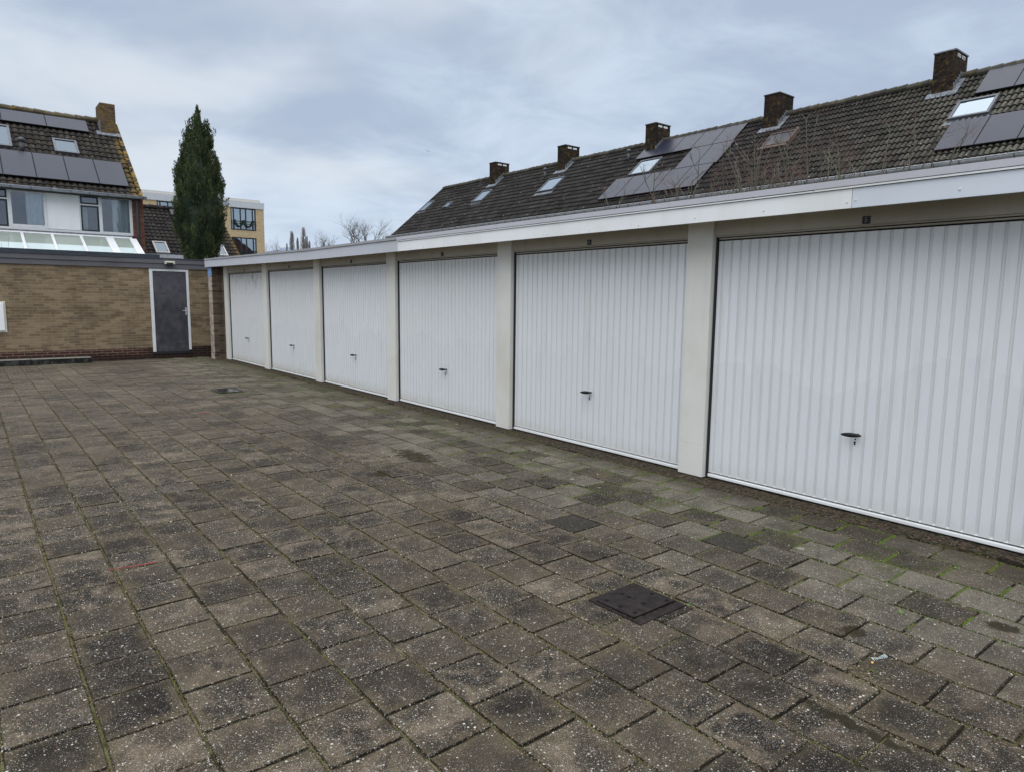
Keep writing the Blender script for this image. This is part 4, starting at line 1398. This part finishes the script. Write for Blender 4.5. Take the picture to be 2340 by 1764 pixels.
def curtain(x0, x1, z0, z1, y, parent):
    mb = MB()
    n = 60
    mb.grid(lambda i, j: (x0 + (x1 - x0) * i / n, y + .035 * math.sin(i * .95 + math.sin(i * .31) * 1.3), z0 if j == 0 else z1), n, 1)
    return mb.obj('curtain', MT['curtain'], parent, smooth=True)


curtain(1.86, 2.37, 3.84, 4.95, 28.42, w1)
curtain(4.38, 4.93, 3.79, 4.97, 28.42, w2)
curtain(3.46, 3.62, 3.80, 4.64, 28.50, H)
mb = MB(); mb.tube([(5.13, 28.08, 5.0), (5.13, 28.12, 4.9), (5.13, 28.12, 0)], 0.042, 10)
mb.obj('downpipe', MT['pvc_grey'], H, smooth=True)
# lean-to glass roof
E_ = V((0, 26.6, 2.95)); Sd = (V((0, 28.1, 3.60)) - E_); LL = Sd.length; Sd.normalize()
Nn = V((0, -Sd.z, Sd.y))
FG = (E_, V((1, 0, 0)), Sd, Nn)
mb = MB(); mb.box(-1.2, 4.93, 28.10, 28.36, 3.60, 3.70)
mb.obj('flashing', MT['lead'], H)
mb = MB()
mb.fbox(FG, -1.2, 4.90, LL - .13, LL, -.03, .05)
bars = [(-.07, .02), (.76, .85), (1.62, 1.70), (2.45, 2.53), (3.28, 3.36), (4.06, 4.30), (4.80, 5.02)]
for a, b_ in bars:
    mb.fbox(FG, a, b_, -.25, LL - .13, -.03, .05)
mb.fbox(FG, -1.2, 5.02, -.32, -.25, -.03, .05)
lt = mb.obj('glass_roof', MT['white_frame'], H)
for (a, _), (c_, _) in zip(bars[:-1], bars[1:]):
    pass
for q in range(len(bars) - 1):
    a, b_ = bars[q][1], bars[q + 1][0]
    mb = MB(); mb.fbox(FG, a, b_, -.25, LL * .40, 0, .012)
    mb.obj('pane', MT['frost'], lt)
    mb = MB(); mb.fbox(FG, a, b_, LL * .40, LL - .13, 0, .012)
    mb.obj('pane', MT['pane_tone'], lt)
mb = MB(); mb.box(-1.2, 5.0, 26.45, 28.3, 0, 2.60)
mb.obj('lean_to_wall', MT['white_panel'], H)

# ================================================================== LOW HOUSE behind the cypress
K = empty('low_house', (8.4, 36, 0))
tag(K, 'lower house with a steep dark tiled roof partly hidden behind the tall cypress', 'house')
FK = (V((0, 34, 3.48)), V((1, 0, 0)), V((0, 0.83205, 0.55470)), V((0, -0.55470, 0.83205)))
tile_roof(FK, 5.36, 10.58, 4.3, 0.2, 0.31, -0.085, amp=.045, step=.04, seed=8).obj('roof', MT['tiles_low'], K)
mb = MB(); mb.quad((5.36, 37.57, 5.8), (10.55, 37.57, 5.8), (10.55, 41, 3.4), (5.36, 41, 3.4)); mb.fbox(FK, 5.36, 10.52, -.6, 4.28, -.18, -.10)
mb.obj('roof', MT['roofing'], K)
ridge_caps((5.36, 37.57, 5.83), (10.6, 37.57, 5.83), MT['tiles_low'], K, .12)
skylight(FK, 6.86, 7.43, -.05, .93, K, 'sky_frame_light', fw=.07)
skylight(FK, 9.40, 9.95, -.05, .93, K, 'sky_frame_light', fw=.07)
for k in range(2):
    panel(FK, 8.22 + k * 1.0, 9.22 + k * 1.0, 2.35, 4.10, K)
mb = MB(); mb.box(5.36, 10.5, 34.15, 40.8, 0, 3.3)
mb.obj('wall', MT['brick_tan'], K)
mb = MB(); mb.fbox(FK, 5.36, 10.6, -.65, -.12, -.05, .0)
mb.obj('flashing', MT['lead'], K)
mb = MB(); mb.v = [(10.5, 34.1, 3.3), (10.5, 41, 3.3), (10.5, 37.57, 5.7)]; mb.f = [(0, 1, 2)]
mb.obj('gable', MT['brick_tan'], K)

# ================================================================== APARTMENTS
A = empty('apartment_building', (15.5, 64, 0))
tag(A, 'distant beige brick apartment block with a pale roof band and large dark windows', 'apartments')
ya = 60.0
wins = [(17.88, 19.94, 7.09, 8.92), (17.88, 19.94, 4.66, 6.50), (17.88, 19.94, 2.2, 4.1), (12.33, 14.40, 7.09, 8.92), (12.33, 14.40, 4.66, 6.50)]
mb = MB()
xs = [10.5, 12.33, 14.40, 17.88, 19.94, 20.62]
for a, b_ in ((10.5, 12.33), (14.40, 17.88), (19.94, 20.62)):
    mb.box(a, b_, ya, ya + .3, 0, 8.93)
for a, b_ in ((12.33, 14.40), (17.88, 19.94)):
    for z0, z1 in ((0, 2.2), (4.1, 4.66), (6.50, 7.09), (8.92, 8.93)):
        mb.box(a, b_, ya, ya + .3, z0, z1)
mb.box(10.5, 20.62, ya + .6, ya + 9, 0, 8.93); mb.box(20.32, 20.62, ya + .3, ya + .6, 0, 8.93); mb.box(10.5, 10.8, ya + .3, ya + .6, 0, 8.93)
mb.obj('wall', MT['brick_beige'], A)
mb = MB(); mb.box(10.5, 20.66, ya - .06, ya + 9, 8.935, 9.47)
mb.obj('roof_band', MT['apt_band'], A)
mb = MB(); mb.box(10.5, 20.42, ya + .25, ya + 8.6, 9.472, 9.70)
mb.obj('parapet', MT['apt_parapet'], A)
for (a, b_, z0, z1) in wins + [(12.33, 14.40, 2.2, 4.1)]:
    w = window(a, b_, z0, z1, .09, A, y=ya + .08, glass='aptglass')
    mb = MB()
    for u in (.24, .80, 1.24, 1.80):
        mb.box(a + u - .045, a + u + .045, ya + .03, ya + .11, z0 + .09, z1 - .09)
    mb.obj('mullion', MT['dark_frame'], w)
    mb = MB(); mb.box(a + .09, b_ - .09, ya + .25, ya + .28, z0 + .09, z1 - .09)
    mb.obj('room', MT['interior_blue'], w)
    if z0 > 4:
        mb = MB()
        zr = z0 + .72
        mb.box(a, b_, ya - .08, ya - .05, zr, zr + .035); mb.box(a, b_, ya - .08, ya - .05, zr - .2, zr - .18)
        for k in range(14):
            xx = a + .07 + k * (b_ - a - .14) / 13
            mb.box(xx - .008, xx + .008, ya - .075, ya - .055, z0 + .02, zr)
        rl = mb.obj('railing', MT['dark_frame'], w)
        if z0 > 7 and a > 15:
            g = MB()
            for q, c_ in enumerate((.30, 1.02, 1.80)):
                g.tube([(a + c_, ya - .12, zr - .05), (a + c_ + .02, ya - .13, zr + .12)], .07, 7)
            for q, (c0, c1) in enumerate(((.30, 1.02), (1.02, 1.80))):
                pts = [(a + c0 + (c1 - c0) * t / 8, ya - .12, zr - .02 - .42 * math.sin(math.pi * t / 8)) for t in range(9)]
                g.tube(pts, .055, 6)
            g.obj('garland', MT['leaf'], w)


# ================================================================== TREES
def leaf_spray(mb, p, d, L, rad, n, rnd):
    """one plume of small scale-leaves"""
    d = d.normalized()
    a = d.orthogonal().normalized(); b_ = d.cross(a)
    tone = rnd.random()
    for _ in range(n):
        t = rnd.random() ** .8
        rr = rad * (math.sin(math.pi * min(1, .12 + .85 * t)) ** .8)
        th = rnd.random() * 6.283
        out = a * math.cos(th) + b_ * math.sin(th)
        c = p + d * (L * t) + out * rr * rnd.uniform(.5, 1)
        g = (d * rnd.uniform(.8, 1.3) + out * rnd.uniform(.2, .7)).normalized()
        w = g.cross(V((rnd.gauss(0, 1), rnd.gauss(0, 1), rnd.gauss(0, 1)))).normalized()
        l_, ww = rnd.uniform(.035, .070), rnd.uniform(.008, .016)
        mb.quad(c - w * ww, c + w * ww, c + g * l_ + w * ww * .35, c + g * l_ - w * ww * .35, r1=min(1, max(0, tone * .75 + rnd.random() * .25)))


def build_cypress():
    rnd = random.Random(21)
    bx, by = 6.02, 23.5
    root = empty('cypress_tree', (bx, by, 0))
    tag(root, 'tall dense dark green cypress rising behind the brick shed', 'tree')
    prof = [(0.25, .28), (1.5, .42), (2.7, .56), (3.3, .72), (3.9, .80), (4.6, .80), (5.2, .71), (5.7, .57), (6.2, .42), (6.6, .29), (6.8, .17), (7.1, .08), (7.3, .02)]

    def rad(z):
        for (a, ra), (b_, rb) in zip(prof[:-1], prof[1:]):
            if a <= z <= b_:
                return ra + (rb - ra) * (z - a) / (b_ - a)
        return 0.0
    tr = MB(); tr.tube([(bx, by, -.05), (bx + .02, by, 2), (bx + .05, by, 4.5), (bx + .09, by, 6.8)], [.13, .10, .06, .02], 8)
    for k in range(26):
        z = .6 + k * .22; t = k * 2.4
        q = rad(z) * .7
        tr.tube([(bx, by, z), (bx + math.cos(t) * q * .6, by + math.sin(t) * q * .6, z + .35), (bx + math.cos(t) * q, by + math.sin(t) * q, z + .85)], [.03, .02, .008], 5)
    tr.obj('trunk', MT['bark'], root)
    cr = MB()
    # inner body so the middle is opaque
    nz, na = 46, 20

    def core(i, j):
        z = .2 + (7.1 - .2) * j / nz
        t = 2 * math.pi * i / na
        q = rad(z) * (.66 + .20 * fn(math.cos(t) * 1.6, math.sin(t) * 1.6, z * 1.2, 1.4))
        return (bx + .08 * (z / 7) + math.cos(t) * q, by + math.sin(t) * q, z)
    cr.grid(core, na, nz, lambda i, j: {'r1': 0.0})
    plumes = []
    for _ in range(1000):
        z = rnd.uniform(.8, 6.75)
        if rnd.random() > (rad(z) / .80) ** .6: continue
        t = rnd.random() * 6.283
        lump = .80 + .36 * fn(math.cos(t) * 1.6, math.sin(t) * 1.6, z * 1.3, 1.4) + rnd.gauss(0, .03)
        q = rad(z) * lump
        o = V((math.cos(t), math.sin(t), 0))
        plumes.append((V((bx + .08 * (z / 7), by, z)) + o * q * .9, o * rnd.uniform(.10, .38) + V((0, 0, 1)), rnd.uniform(.28, .52), rnd.uniform(.050, .090), 60))
    for k in range(46):
        z = 6.35 + (k / 46) * .92
        w = .13 * (7.45 - z) / 1.1
        plumes.append((V((6.11 + rnd.gauss(0, w), by + rnd.gauss(0, w), z)), V((rnd.gauss(0, .08), rnd.gauss(0, .08), 1)), rnd.uniform(.16, .24), .012 + w * .35, 34))
    # shoulders: secondary leaders
    for (x, z, n, s) in ((6.42, 6.55, 22, .10), (5.74, 6.05, 22, .10), (5.44, 4.85, 20, .10), (6.72, 5.10, 20, .10), (6.30, 6.3, 14, .12), (5.80, 6.5, 10, .1), (5.52, 5.35, 16, .12), (6.60, 5.60, 16, .12), (6.30, 6.25, 16, .1), (5.86, 5.75, 14, .1)):
        for _ in range(n):
            plumes.append((V((x + rnd.gauss(0, s * .6), by + rnd.gauss(0, s), z - .12 + rnd.gauss(0, s * 1.3))), V((rnd.gauss(0, .15), rnd.gauss(0, .15), 1)), rnd.uniform(.18, .32), rnd.uniform(.035, .07), 30))
    for p, d, L, r_, n in plumes:
        leaf_spray(cr, p, d, L, r_, n, rnd)
    cr.obj('crown', MT['leaf'], root)


build_cypress()


def grow(mb, p, d, L, r, depth, rnd, spread, up, maxd, kink=.22, split=(2, 3), tipfrom=0.0):
    n = 4
    pts = [p]; rs = [r]
    dd = d.normalized()
    for k in range(n):
        dd = (dd + V((rnd.gauss(0, kink), rnd.gauss(0, kink), rnd.gauss(0, kink * .6) + up)) * .5).normalized()
        pts.append(pts[-1] + dd * (L / n)); rs.append(r * (1 - .45 * (k + 1) / n))
    mb.tube(pts, rs, 5 if depth < 2 else 3, cap=False, tip=depth / max(1, maxd))
    if depth >= maxd: return
    for _ in range(rnd.randint(*split)):
        k = rnd.randint(2, n)
        nd = (dd + V((rnd.gauss(0, spread), rnd.gauss(0, spread), rnd.gauss(0, spread * .5) + up))).normalized()
        grow(mb, pts[k], nd, L * rnd.uniform(.55, .85), rs[k] * .68, depth + 1, rnd, spread, up, maxd, kink, split)


shrub_labels = [
    'bare shrub with pale twisted stems at the far left of its clump above the garages',
    'bare shrub with red tipped twigs in front of the big solar field corner',
    'bare shrub with fine red twigs just left of the old roof window',
    'bare shrub with pale upright stems below the old roof window',
    'tall bare shrub with pale stems right of the old roof window',
    'bare shrub with red twigs and one leaning pale stem on the right',
    'low bare shrub at the right end of the clump behind the fascia']
sh = [(9.95, 4.6, .38, 3), (8.95, 4.55, .40, 12), (8.35, 4.75, .42, 13), (7.75, 4.85, .40, 14), (7.05, 5.15, .42, 15), (6.62, 5.05, .40, 16), (6.05, 4.55, .42, 17)]
for i, (y, top, spr, seed) in enumerate(sh):
    rnd = random.Random(seed)
    root = empty('bare_shrub', (12.55, y, 0))
    tag(root, shrub_labels[i], 'shrub', 'bare shrubs behind the garages')
    mb = MB()
    for k in range(11):
        a = rnd.random() * 6.28
        base = V((12.55 + .15 * math.cos(a), y + .18 * math.sin(a), -.03))
        d0 = V((rnd.gauss(0, .15), rnd.gauss(0, .30), 1)).normalized()
        hgt = top * rnd.uniform(.80, .97)
        pts = [base]
        for q in range(6):
            if pts[-1].z > top - .35: d0.z *= .3
            d0 = (d0 + V((rnd.gauss(0, .06), rnd.gauss(0, .15), .07))).normalized()
            pts.append(pts[-1] + d0 * (hgt / 6))
        mb.tube(pts, [.024 - .0027 * q for q in range(7)], 5, cap=False, tip=0)
        for b_ in range(4):
            grow(mb, pts[-1 - b_ % 3], (d0 + V((rnd.gauss(0, .3), rnd.gauss(0, .55), .2))), rnd.uniform(.24, .42), .0085, 1, rnd, .60, .03, 4, .32, (2, 3))
    mb.v = [(vx, vy, min(vz, top - .25 + (vz - top + .25) * .35) if vz > top - .25 else vz) for vx, vy, vz in mb.v]
    mb.obj('branches', MT['twig'], root)

# twiggy shrub behind the shed, left edge
rnd = random.Random(77)
root = empty('bare_shrub', (0.35, 23.2, 0))
tag(root, 'reddish brown twiggy shrub poking above the shed roof at the left edge', 'shrub')
mb = MB()
for k in range(46):
    a = rnd.random() * 6.28; q = rnd.random() ** .5
    b0 = V((0.35 + .25 * q * math.cos(a), 23.2 + .2 * math.sin(a), 0))
    d = V((q * math.cos(a) * .22, .1 * math.sin(a), 1)).normalized()
    L = rnd.uniform(2.75, 3.35) - q * .25
    pts = [b0 + d * (L * t / 5) + V((.02 * rnd.gauss(0, 1), 0, 0)) for t in range(6)]
    mb.tube(pts, [.011, .010, .009, .007, .005, .003], 4, cap=False, tip=.5)
mb.obj('branches', MT['twig'], root)

# distant bare trees
def bare_tree(x, y, h, seed, label, spread=.42, trunk=.45, name='bare_tree', up=.06, fork=3, m='bare_wood', r=.17, maxd=5):
    rnd = random.Random(seed)
    root = empty(name, (x, y, 0))
    tag(root, label, 'tree', 'distant leafless trees')
    t = MB(); ht = h * trunk
    t.tube([(x, y, -.06), (x + .05, y, ht * .5), (x, y, ht)], [r * 1.3, r * 1.05, r], 7)
    t.obj('trunk', MT[m], root)
    mb = MB()
    for k in range(fork):
        a = k * 6.28 / fork + rnd.random()
        grow(mb, V((x, y, ht - .1)), V((math.cos(a) * spread * 1.5, math.sin(a) * spread, 1)), (h - ht) * .48, r * .62, 1, rnd, spread * 1.15, up, maxd, .26, (3, 4))
    mb.obj('crown', MT[m], root)


bare_tree(34.2, 70, 10.5, 4, 'leafless tree with a forked trunk just left of the long tiled roof', .50, .55, fork=4, r=.20)
bare_tree(31.6, 72, 8.5, 8, 'small leafless tree left of the forked one above the garage roof line', .5, .62)
bare_tree(37.0, 71, 10.1, 12, 'thin leafless tree touching the left end of the long tiled roof', .42, .60, r=.10)
bare_tree(29.6, 84, 8.4, 15, 'faint little leafless tree right of the poplars', .4, .66, r=.09)


def poplar(x, y, h, w, seed, label):
    rnd = random.Random(seed)
    root = empty('poplar_tree', (x, y, 0))
    tag(root, label, 'tree', 'distant slender poplars')
    t = MB(); t.tube([(x, y, -.06), (x, y, h * .6), (x, y, h * .97)], [.22, .15, .02], 6)
    t.obj('trunk', MT['poplar_wood'], root)
    mb = MB()
    for k in range(260):
        z0 = rnd.uniform(.40, .93) * h
        a = rnd.random() * 6.28
        f = math.sin(math.pi * min(1, max(.05, (z0 / h - .36) / .62))) ** .9
        L = rnd.uniform(.10, .20) * h * (1.1 - z0 / h * .55)
        L = min(L, (h - z0) * .75 + .1)
        o = V((math.cos(a), math.sin(a), 0)) * (w * f * rnd.uniform(.3, 1))
        mb.tube([V((x, y, z0)), V((x, y, z0 + L * .4)) + o * .7, V((x, y, z0 + L)) + o * .85], [.028, .018, .006], 3, cap=False)
    mb.obj('crown', MT['poplar_wood'], root)


for (x, h, w, s_, lb) in ((26.85, 8.35, .46, 1, 'slender bare poplar with a rounded top, second from the left of the group'),
                          (28.10, 8.85, .50, 2, 'tallest slender bare poplar of the distant group'),
                          (27.45, 7.75, .22, 3, 'short pointed bare poplar between the two tallest poplars'),
                          (26.30, 7.10, .16, 4, 'tiny pointed bare poplar at the left of the distant group'),
                          (28.45, 7.95, .22, 5, 'narrow bare poplar tight against the right side of the tallest one'),
                          (28.72, 7.45, .26, 6, 'lowest bare poplar at the right end of the distant group')):
    poplar(x, 70, h, w, s_, lb)

mb = MB(); mb.box(54.0, 62.5, 150, 160, 0, 11.6); mb.box(57.0, 58.2, 152, 156, 11.6, 12.5)
o = mb.obj('distant_block', MT['far_wall'], origin=(58, 155, 0))
tag(o, 'tiny pale grey flat topped building on the horizon left of the poplars', 'building')

# ================================================================== COVERS
C = empty('manhole_cover', (2.705, 2.285, 0))
tag(C, 'square rusty brown cast iron cover with small holes among the pavers', 'manhole cover')
x0, x1, y0, y1 = COVER
mb = MB()
zc0, zc1 = -.03, .0055
mb.box(x0, x1, y0, y0 + .052, zc0, zc1); mb.box(x0, x1, y1 - .040, y1, zc0, zc1); mb.box(x0, x0 + .016, y0 + .052, y1 - .040, zc0, zc1); mb.box(x1 - .010, x1, y0 + .052, y1 - .040, zc0, zc1)
mb.box(x0 + .016, x1 - .010, y0 + .052, y1 - .040, zc0, -.012)
bevel(mb.obj('frame', MT['iron'], C), .002)
mb = MB()
lx0, lx1, ly0, ly1 = x0 + .022, x1 - .014, y0 + .062, y1 - .046
N_ = 36
holes = [(.18, .86), (.18, .5), (.18, .14), (.5, .5), (.42, .86) if False else (.5, .86), (.5, .14), (.82, .62), (.82, .2)]
holes = [(.12 + .76 * a, .10 + .80 * b_) for a, b_ in ((0, .02), (0, .5), (0, .98), (.5, .25), (.5, .75), (1, .0), (1, .5), (.5, 1.0))]
# slightly tilted lid
mb.hexa([(lx0, ly0, .004), (lx1, ly0, .004), (lx1, ly1, .001), (lx0, ly1, .001), (lx0, ly0, .0155), (lx1, ly0, .0145), (lx1, ly1, .0095), (lx0, ly1, .0100)])
lid = bevel(mb.obj('lid', MT['iron'], C), .0025)
mb = MB()
for a, b_ in holes:
    hx, hy = lx0 + (lx1 - lx0) * a, ly0 + (ly1 - ly0) * b_
    zz = .0150 - .0050 * b_
    mb.tube([(hx, hy, zz - .004), (hx, hy, zz + .0022)], .0115, 12)
mb.obj('hole', MT['void'], lid)

D_ = empty('drain_grate', (3.425, 12.05, 0))
tag(D_, 'small square drain with dark water and a green mossy rim farther down the yard', 'drain')
x0, x1, y0, y1 = GRATE
mb = MB()
mb.box(x0, x1, y0, y0 + .05, -.03, .010); mb.box(x0, x1, y1 - .05, y1, -.03, .010); mb.box(x0, x0 + .04, y0 + .05, y1 - .05, -.03, .010); mb.box(x1 - .04, x1, y0 + .05, y1 - .05, -.03, .010)
bevel(mb.obj('frame', MT['kerb'], D_), .003)
mb = MB(); mb.box(x0 + .04, x1 - .04, y0 + .05, y1 - .05, -.02, .006)
mb.obj('water', MT['drain_water'], D_)


# ================================================================== SMALL THINGS
def leaf(x, y, size, label, rot, m='yellow_leaf'):
    z = ground_h(x, y) + .006
    mb = MB()
    u = V((math.cos(rot), math.sin(rot), .08)); w = V((-math.sin(rot), math.cos(rot), .0))
    c = V((x, y, z))
    top = [c - u * size, c - u * size * .3 + w * size * .55 + V((0, 0, size * .25)), c + u * size * .45 + w * size * .4 + V((0, 0, size * .3)), c + u * size, c + u * size * .4 - w * size * .45 + V((0, 0, size * .2)), c - u * size * .4 - w * size * .5 + V((0, 0, size * .3))]
    n = len(top)
    mb.v = [tuple(p) for p in top] + [tuple(p - V((0, 0, .0012))) for p in top]
    mb.f = [tuple(range(n)), tuple(reversed(range(n, 2 * n)))] + [(k, n + k, n + (k + 1) % n, (k + 1) % n) for k in range(n)]
    o = mb.obj('fallen_leaf', MT[m], origin=(x, y, z))
    tag(o, label, 'leaf', 'fallen leaves on the pavers')


leaf(3.085, 1.235, .011, 'orange yellow leaf beside the pale plastic scrap in the foreground', .3)
leaf(4.488, 4.322, .016, 'small yellow leaf on the mossy pavers before the second garage door', 1.2)
leaf(4.669, 5.265, .014, 'pale yellow leaf close to the pillar between the second and third doors', 2.2)
leaf(0.885, 3.00, .011, 'small pinkish brown leaf in the joint left of the manhole cover', .8, 'litter_leaf')
leaf(2.43, 2.50, .012, 'curled reddish leaf at the far corner of the iron cover', 2.8, 'litter_leaf')

mb = MB()
for k in range(9):
    a = k * .7
    c = V((3.150 + .018 * (k - 4) * .5, 1.232 - .003 * (k - 4), ground_h(3.15, 1.23) + .004))
    pts = [c + V((.006 * math.cos(a + t), .010 * math.sin(a + t * 1.3), .002 + .006 * abs(math.sin(t)))) for t in (0, .8, 1.6, 2.4, 3.2)]
    mb.tube(pts, .0011, 5)
o = mb.obj('plastic_scrap', MT['plastic'], origin=(3.15, 1.232, 0))
tag(o, 'crumpled pale green plastic scrap lying on the pavers at lower right', 'litter')


def weed(x, y, r, label, seed, n=26):
    rnd = random.Random(seed)
    mb = MB()
    z = ground_h(x, y) - .004
    for _ in range(n):
        a = rnd.random() * 6.28; L = r * rnd.uniform(.5, 1.0)
        u = V((math.cos(a), math.sin(a), rnd.uniform(.25, .9))).normalized()
        w = V((-math.sin(a), math.cos(a), 0)) * L * rnd.uniform(.16, .3)
        c = V((x + rnd.gauss(0, r * .25), y + rnd.gauss(0, r * .25), z))
        mb.quad(c - w * .3, c + u * L * .5 - w, c + u * L, c + u * L * .5 + w)
    o = mb.obj('weed', MT['weed'], origin=(x, y, z))
    tag(o, label, 'weed', 'small weeds in the joints')


weed(2.905, 2.108, .018, 'tiny green weed at the right corner of the iron cover', 1)
weed(3.02, 1.205, .020, 'green weed cushion just below the orange leaf and plastic scrap', 2, 34)
weed(2.575, 1.62, .018, 'small weed in the joint below the iron cover', 3)
weed(2.46, 1.96, .016, 'small pale weed left of and below the iron cover', 4)
weed(3.72, 1.37, .024, 'bright green weed in the joint farther right towards the nearest door', 5)
weed(4.62, 1.42, .026, 'weed in the mossy joint at the right edge by the nearest door', 6, 36)

mb = MB()
p0, p1 = V((0.548, 4.437, ground_h(.55, 4.43) + .006)), V((0.800, 4.408, ground_h(.8, 4.4) + .008))
mb.tube([p0 + (p1 - p0) * t + V((0, 0, .0015 * math.sin(t * 6))) for t in (0, .2, .4, .6, .8, 1)], [.0018, .0024, .003, .003, .0042, .0035], 7)
tag(mb.obj('red_stick', MT['red_wood'], origin=(.67, 4.42, 0)), 'thin red stick lying on the pavers at the left', 'stick')
mb = MB()
p0, p1 = V((2.385, 9.827, ground_h(2.4, 9.8) + .006)), V((2.552, 9.839, ground_h(2.5, 9.8) + .008))
mb.tube([p0, (p0 + p1) / 2 + V((0, .004, .002)), p1], .0045, 6)
tag(mb.obj('red_twig', MT['red_wood'], origin=(2.47, 9.83, 0)), 'faint reddish twig on the pavers in the middle of the yard', 'stick')

# gull
bd = V((49.4, 80, 20.9))
r3 = V((.78, -.62, 0)); u3 = V((0, 0, 1)); f3 = V((.62, .78, 0))
mb = MB()
mb.tube([bd - f3 * .22, bd - f3 * .05, bd + f3 * .12, bd + f3 * .22], [.015, .06, .055, .02], 8)
for s_ in (-1, 1):
    tip = bd + r3 * .48 * s_ + u3 * (-.28 if s_ > 0 else .24)
    mid = bd + r3 * .24 * s_ + u3 * (-.02 if s_ > 0 else .08)
    for a, b_, w0, w1 in ((bd, mid, .10, .09), (mid, tip, .09, .02)):
        mb.hexa([a - f3 * w0 - u3 * .012, a + f3 * w0 - u3 * .012, b_ + f3 * w1 - u3 * .008, b_ - f3 * w1 - u3 * .008, a - f3 * w0 + u3 * .012, a + f3 * w0 + u3 * .012, b_ + f3 * w1 + u3 * .008, b_ - f3 * w1 + u3 * .008])
tag(mb.obj('bird', MT['bird'], origin=bd), 'faint grey bird gliding in the cloudy sky above the far roofs', 'bird')
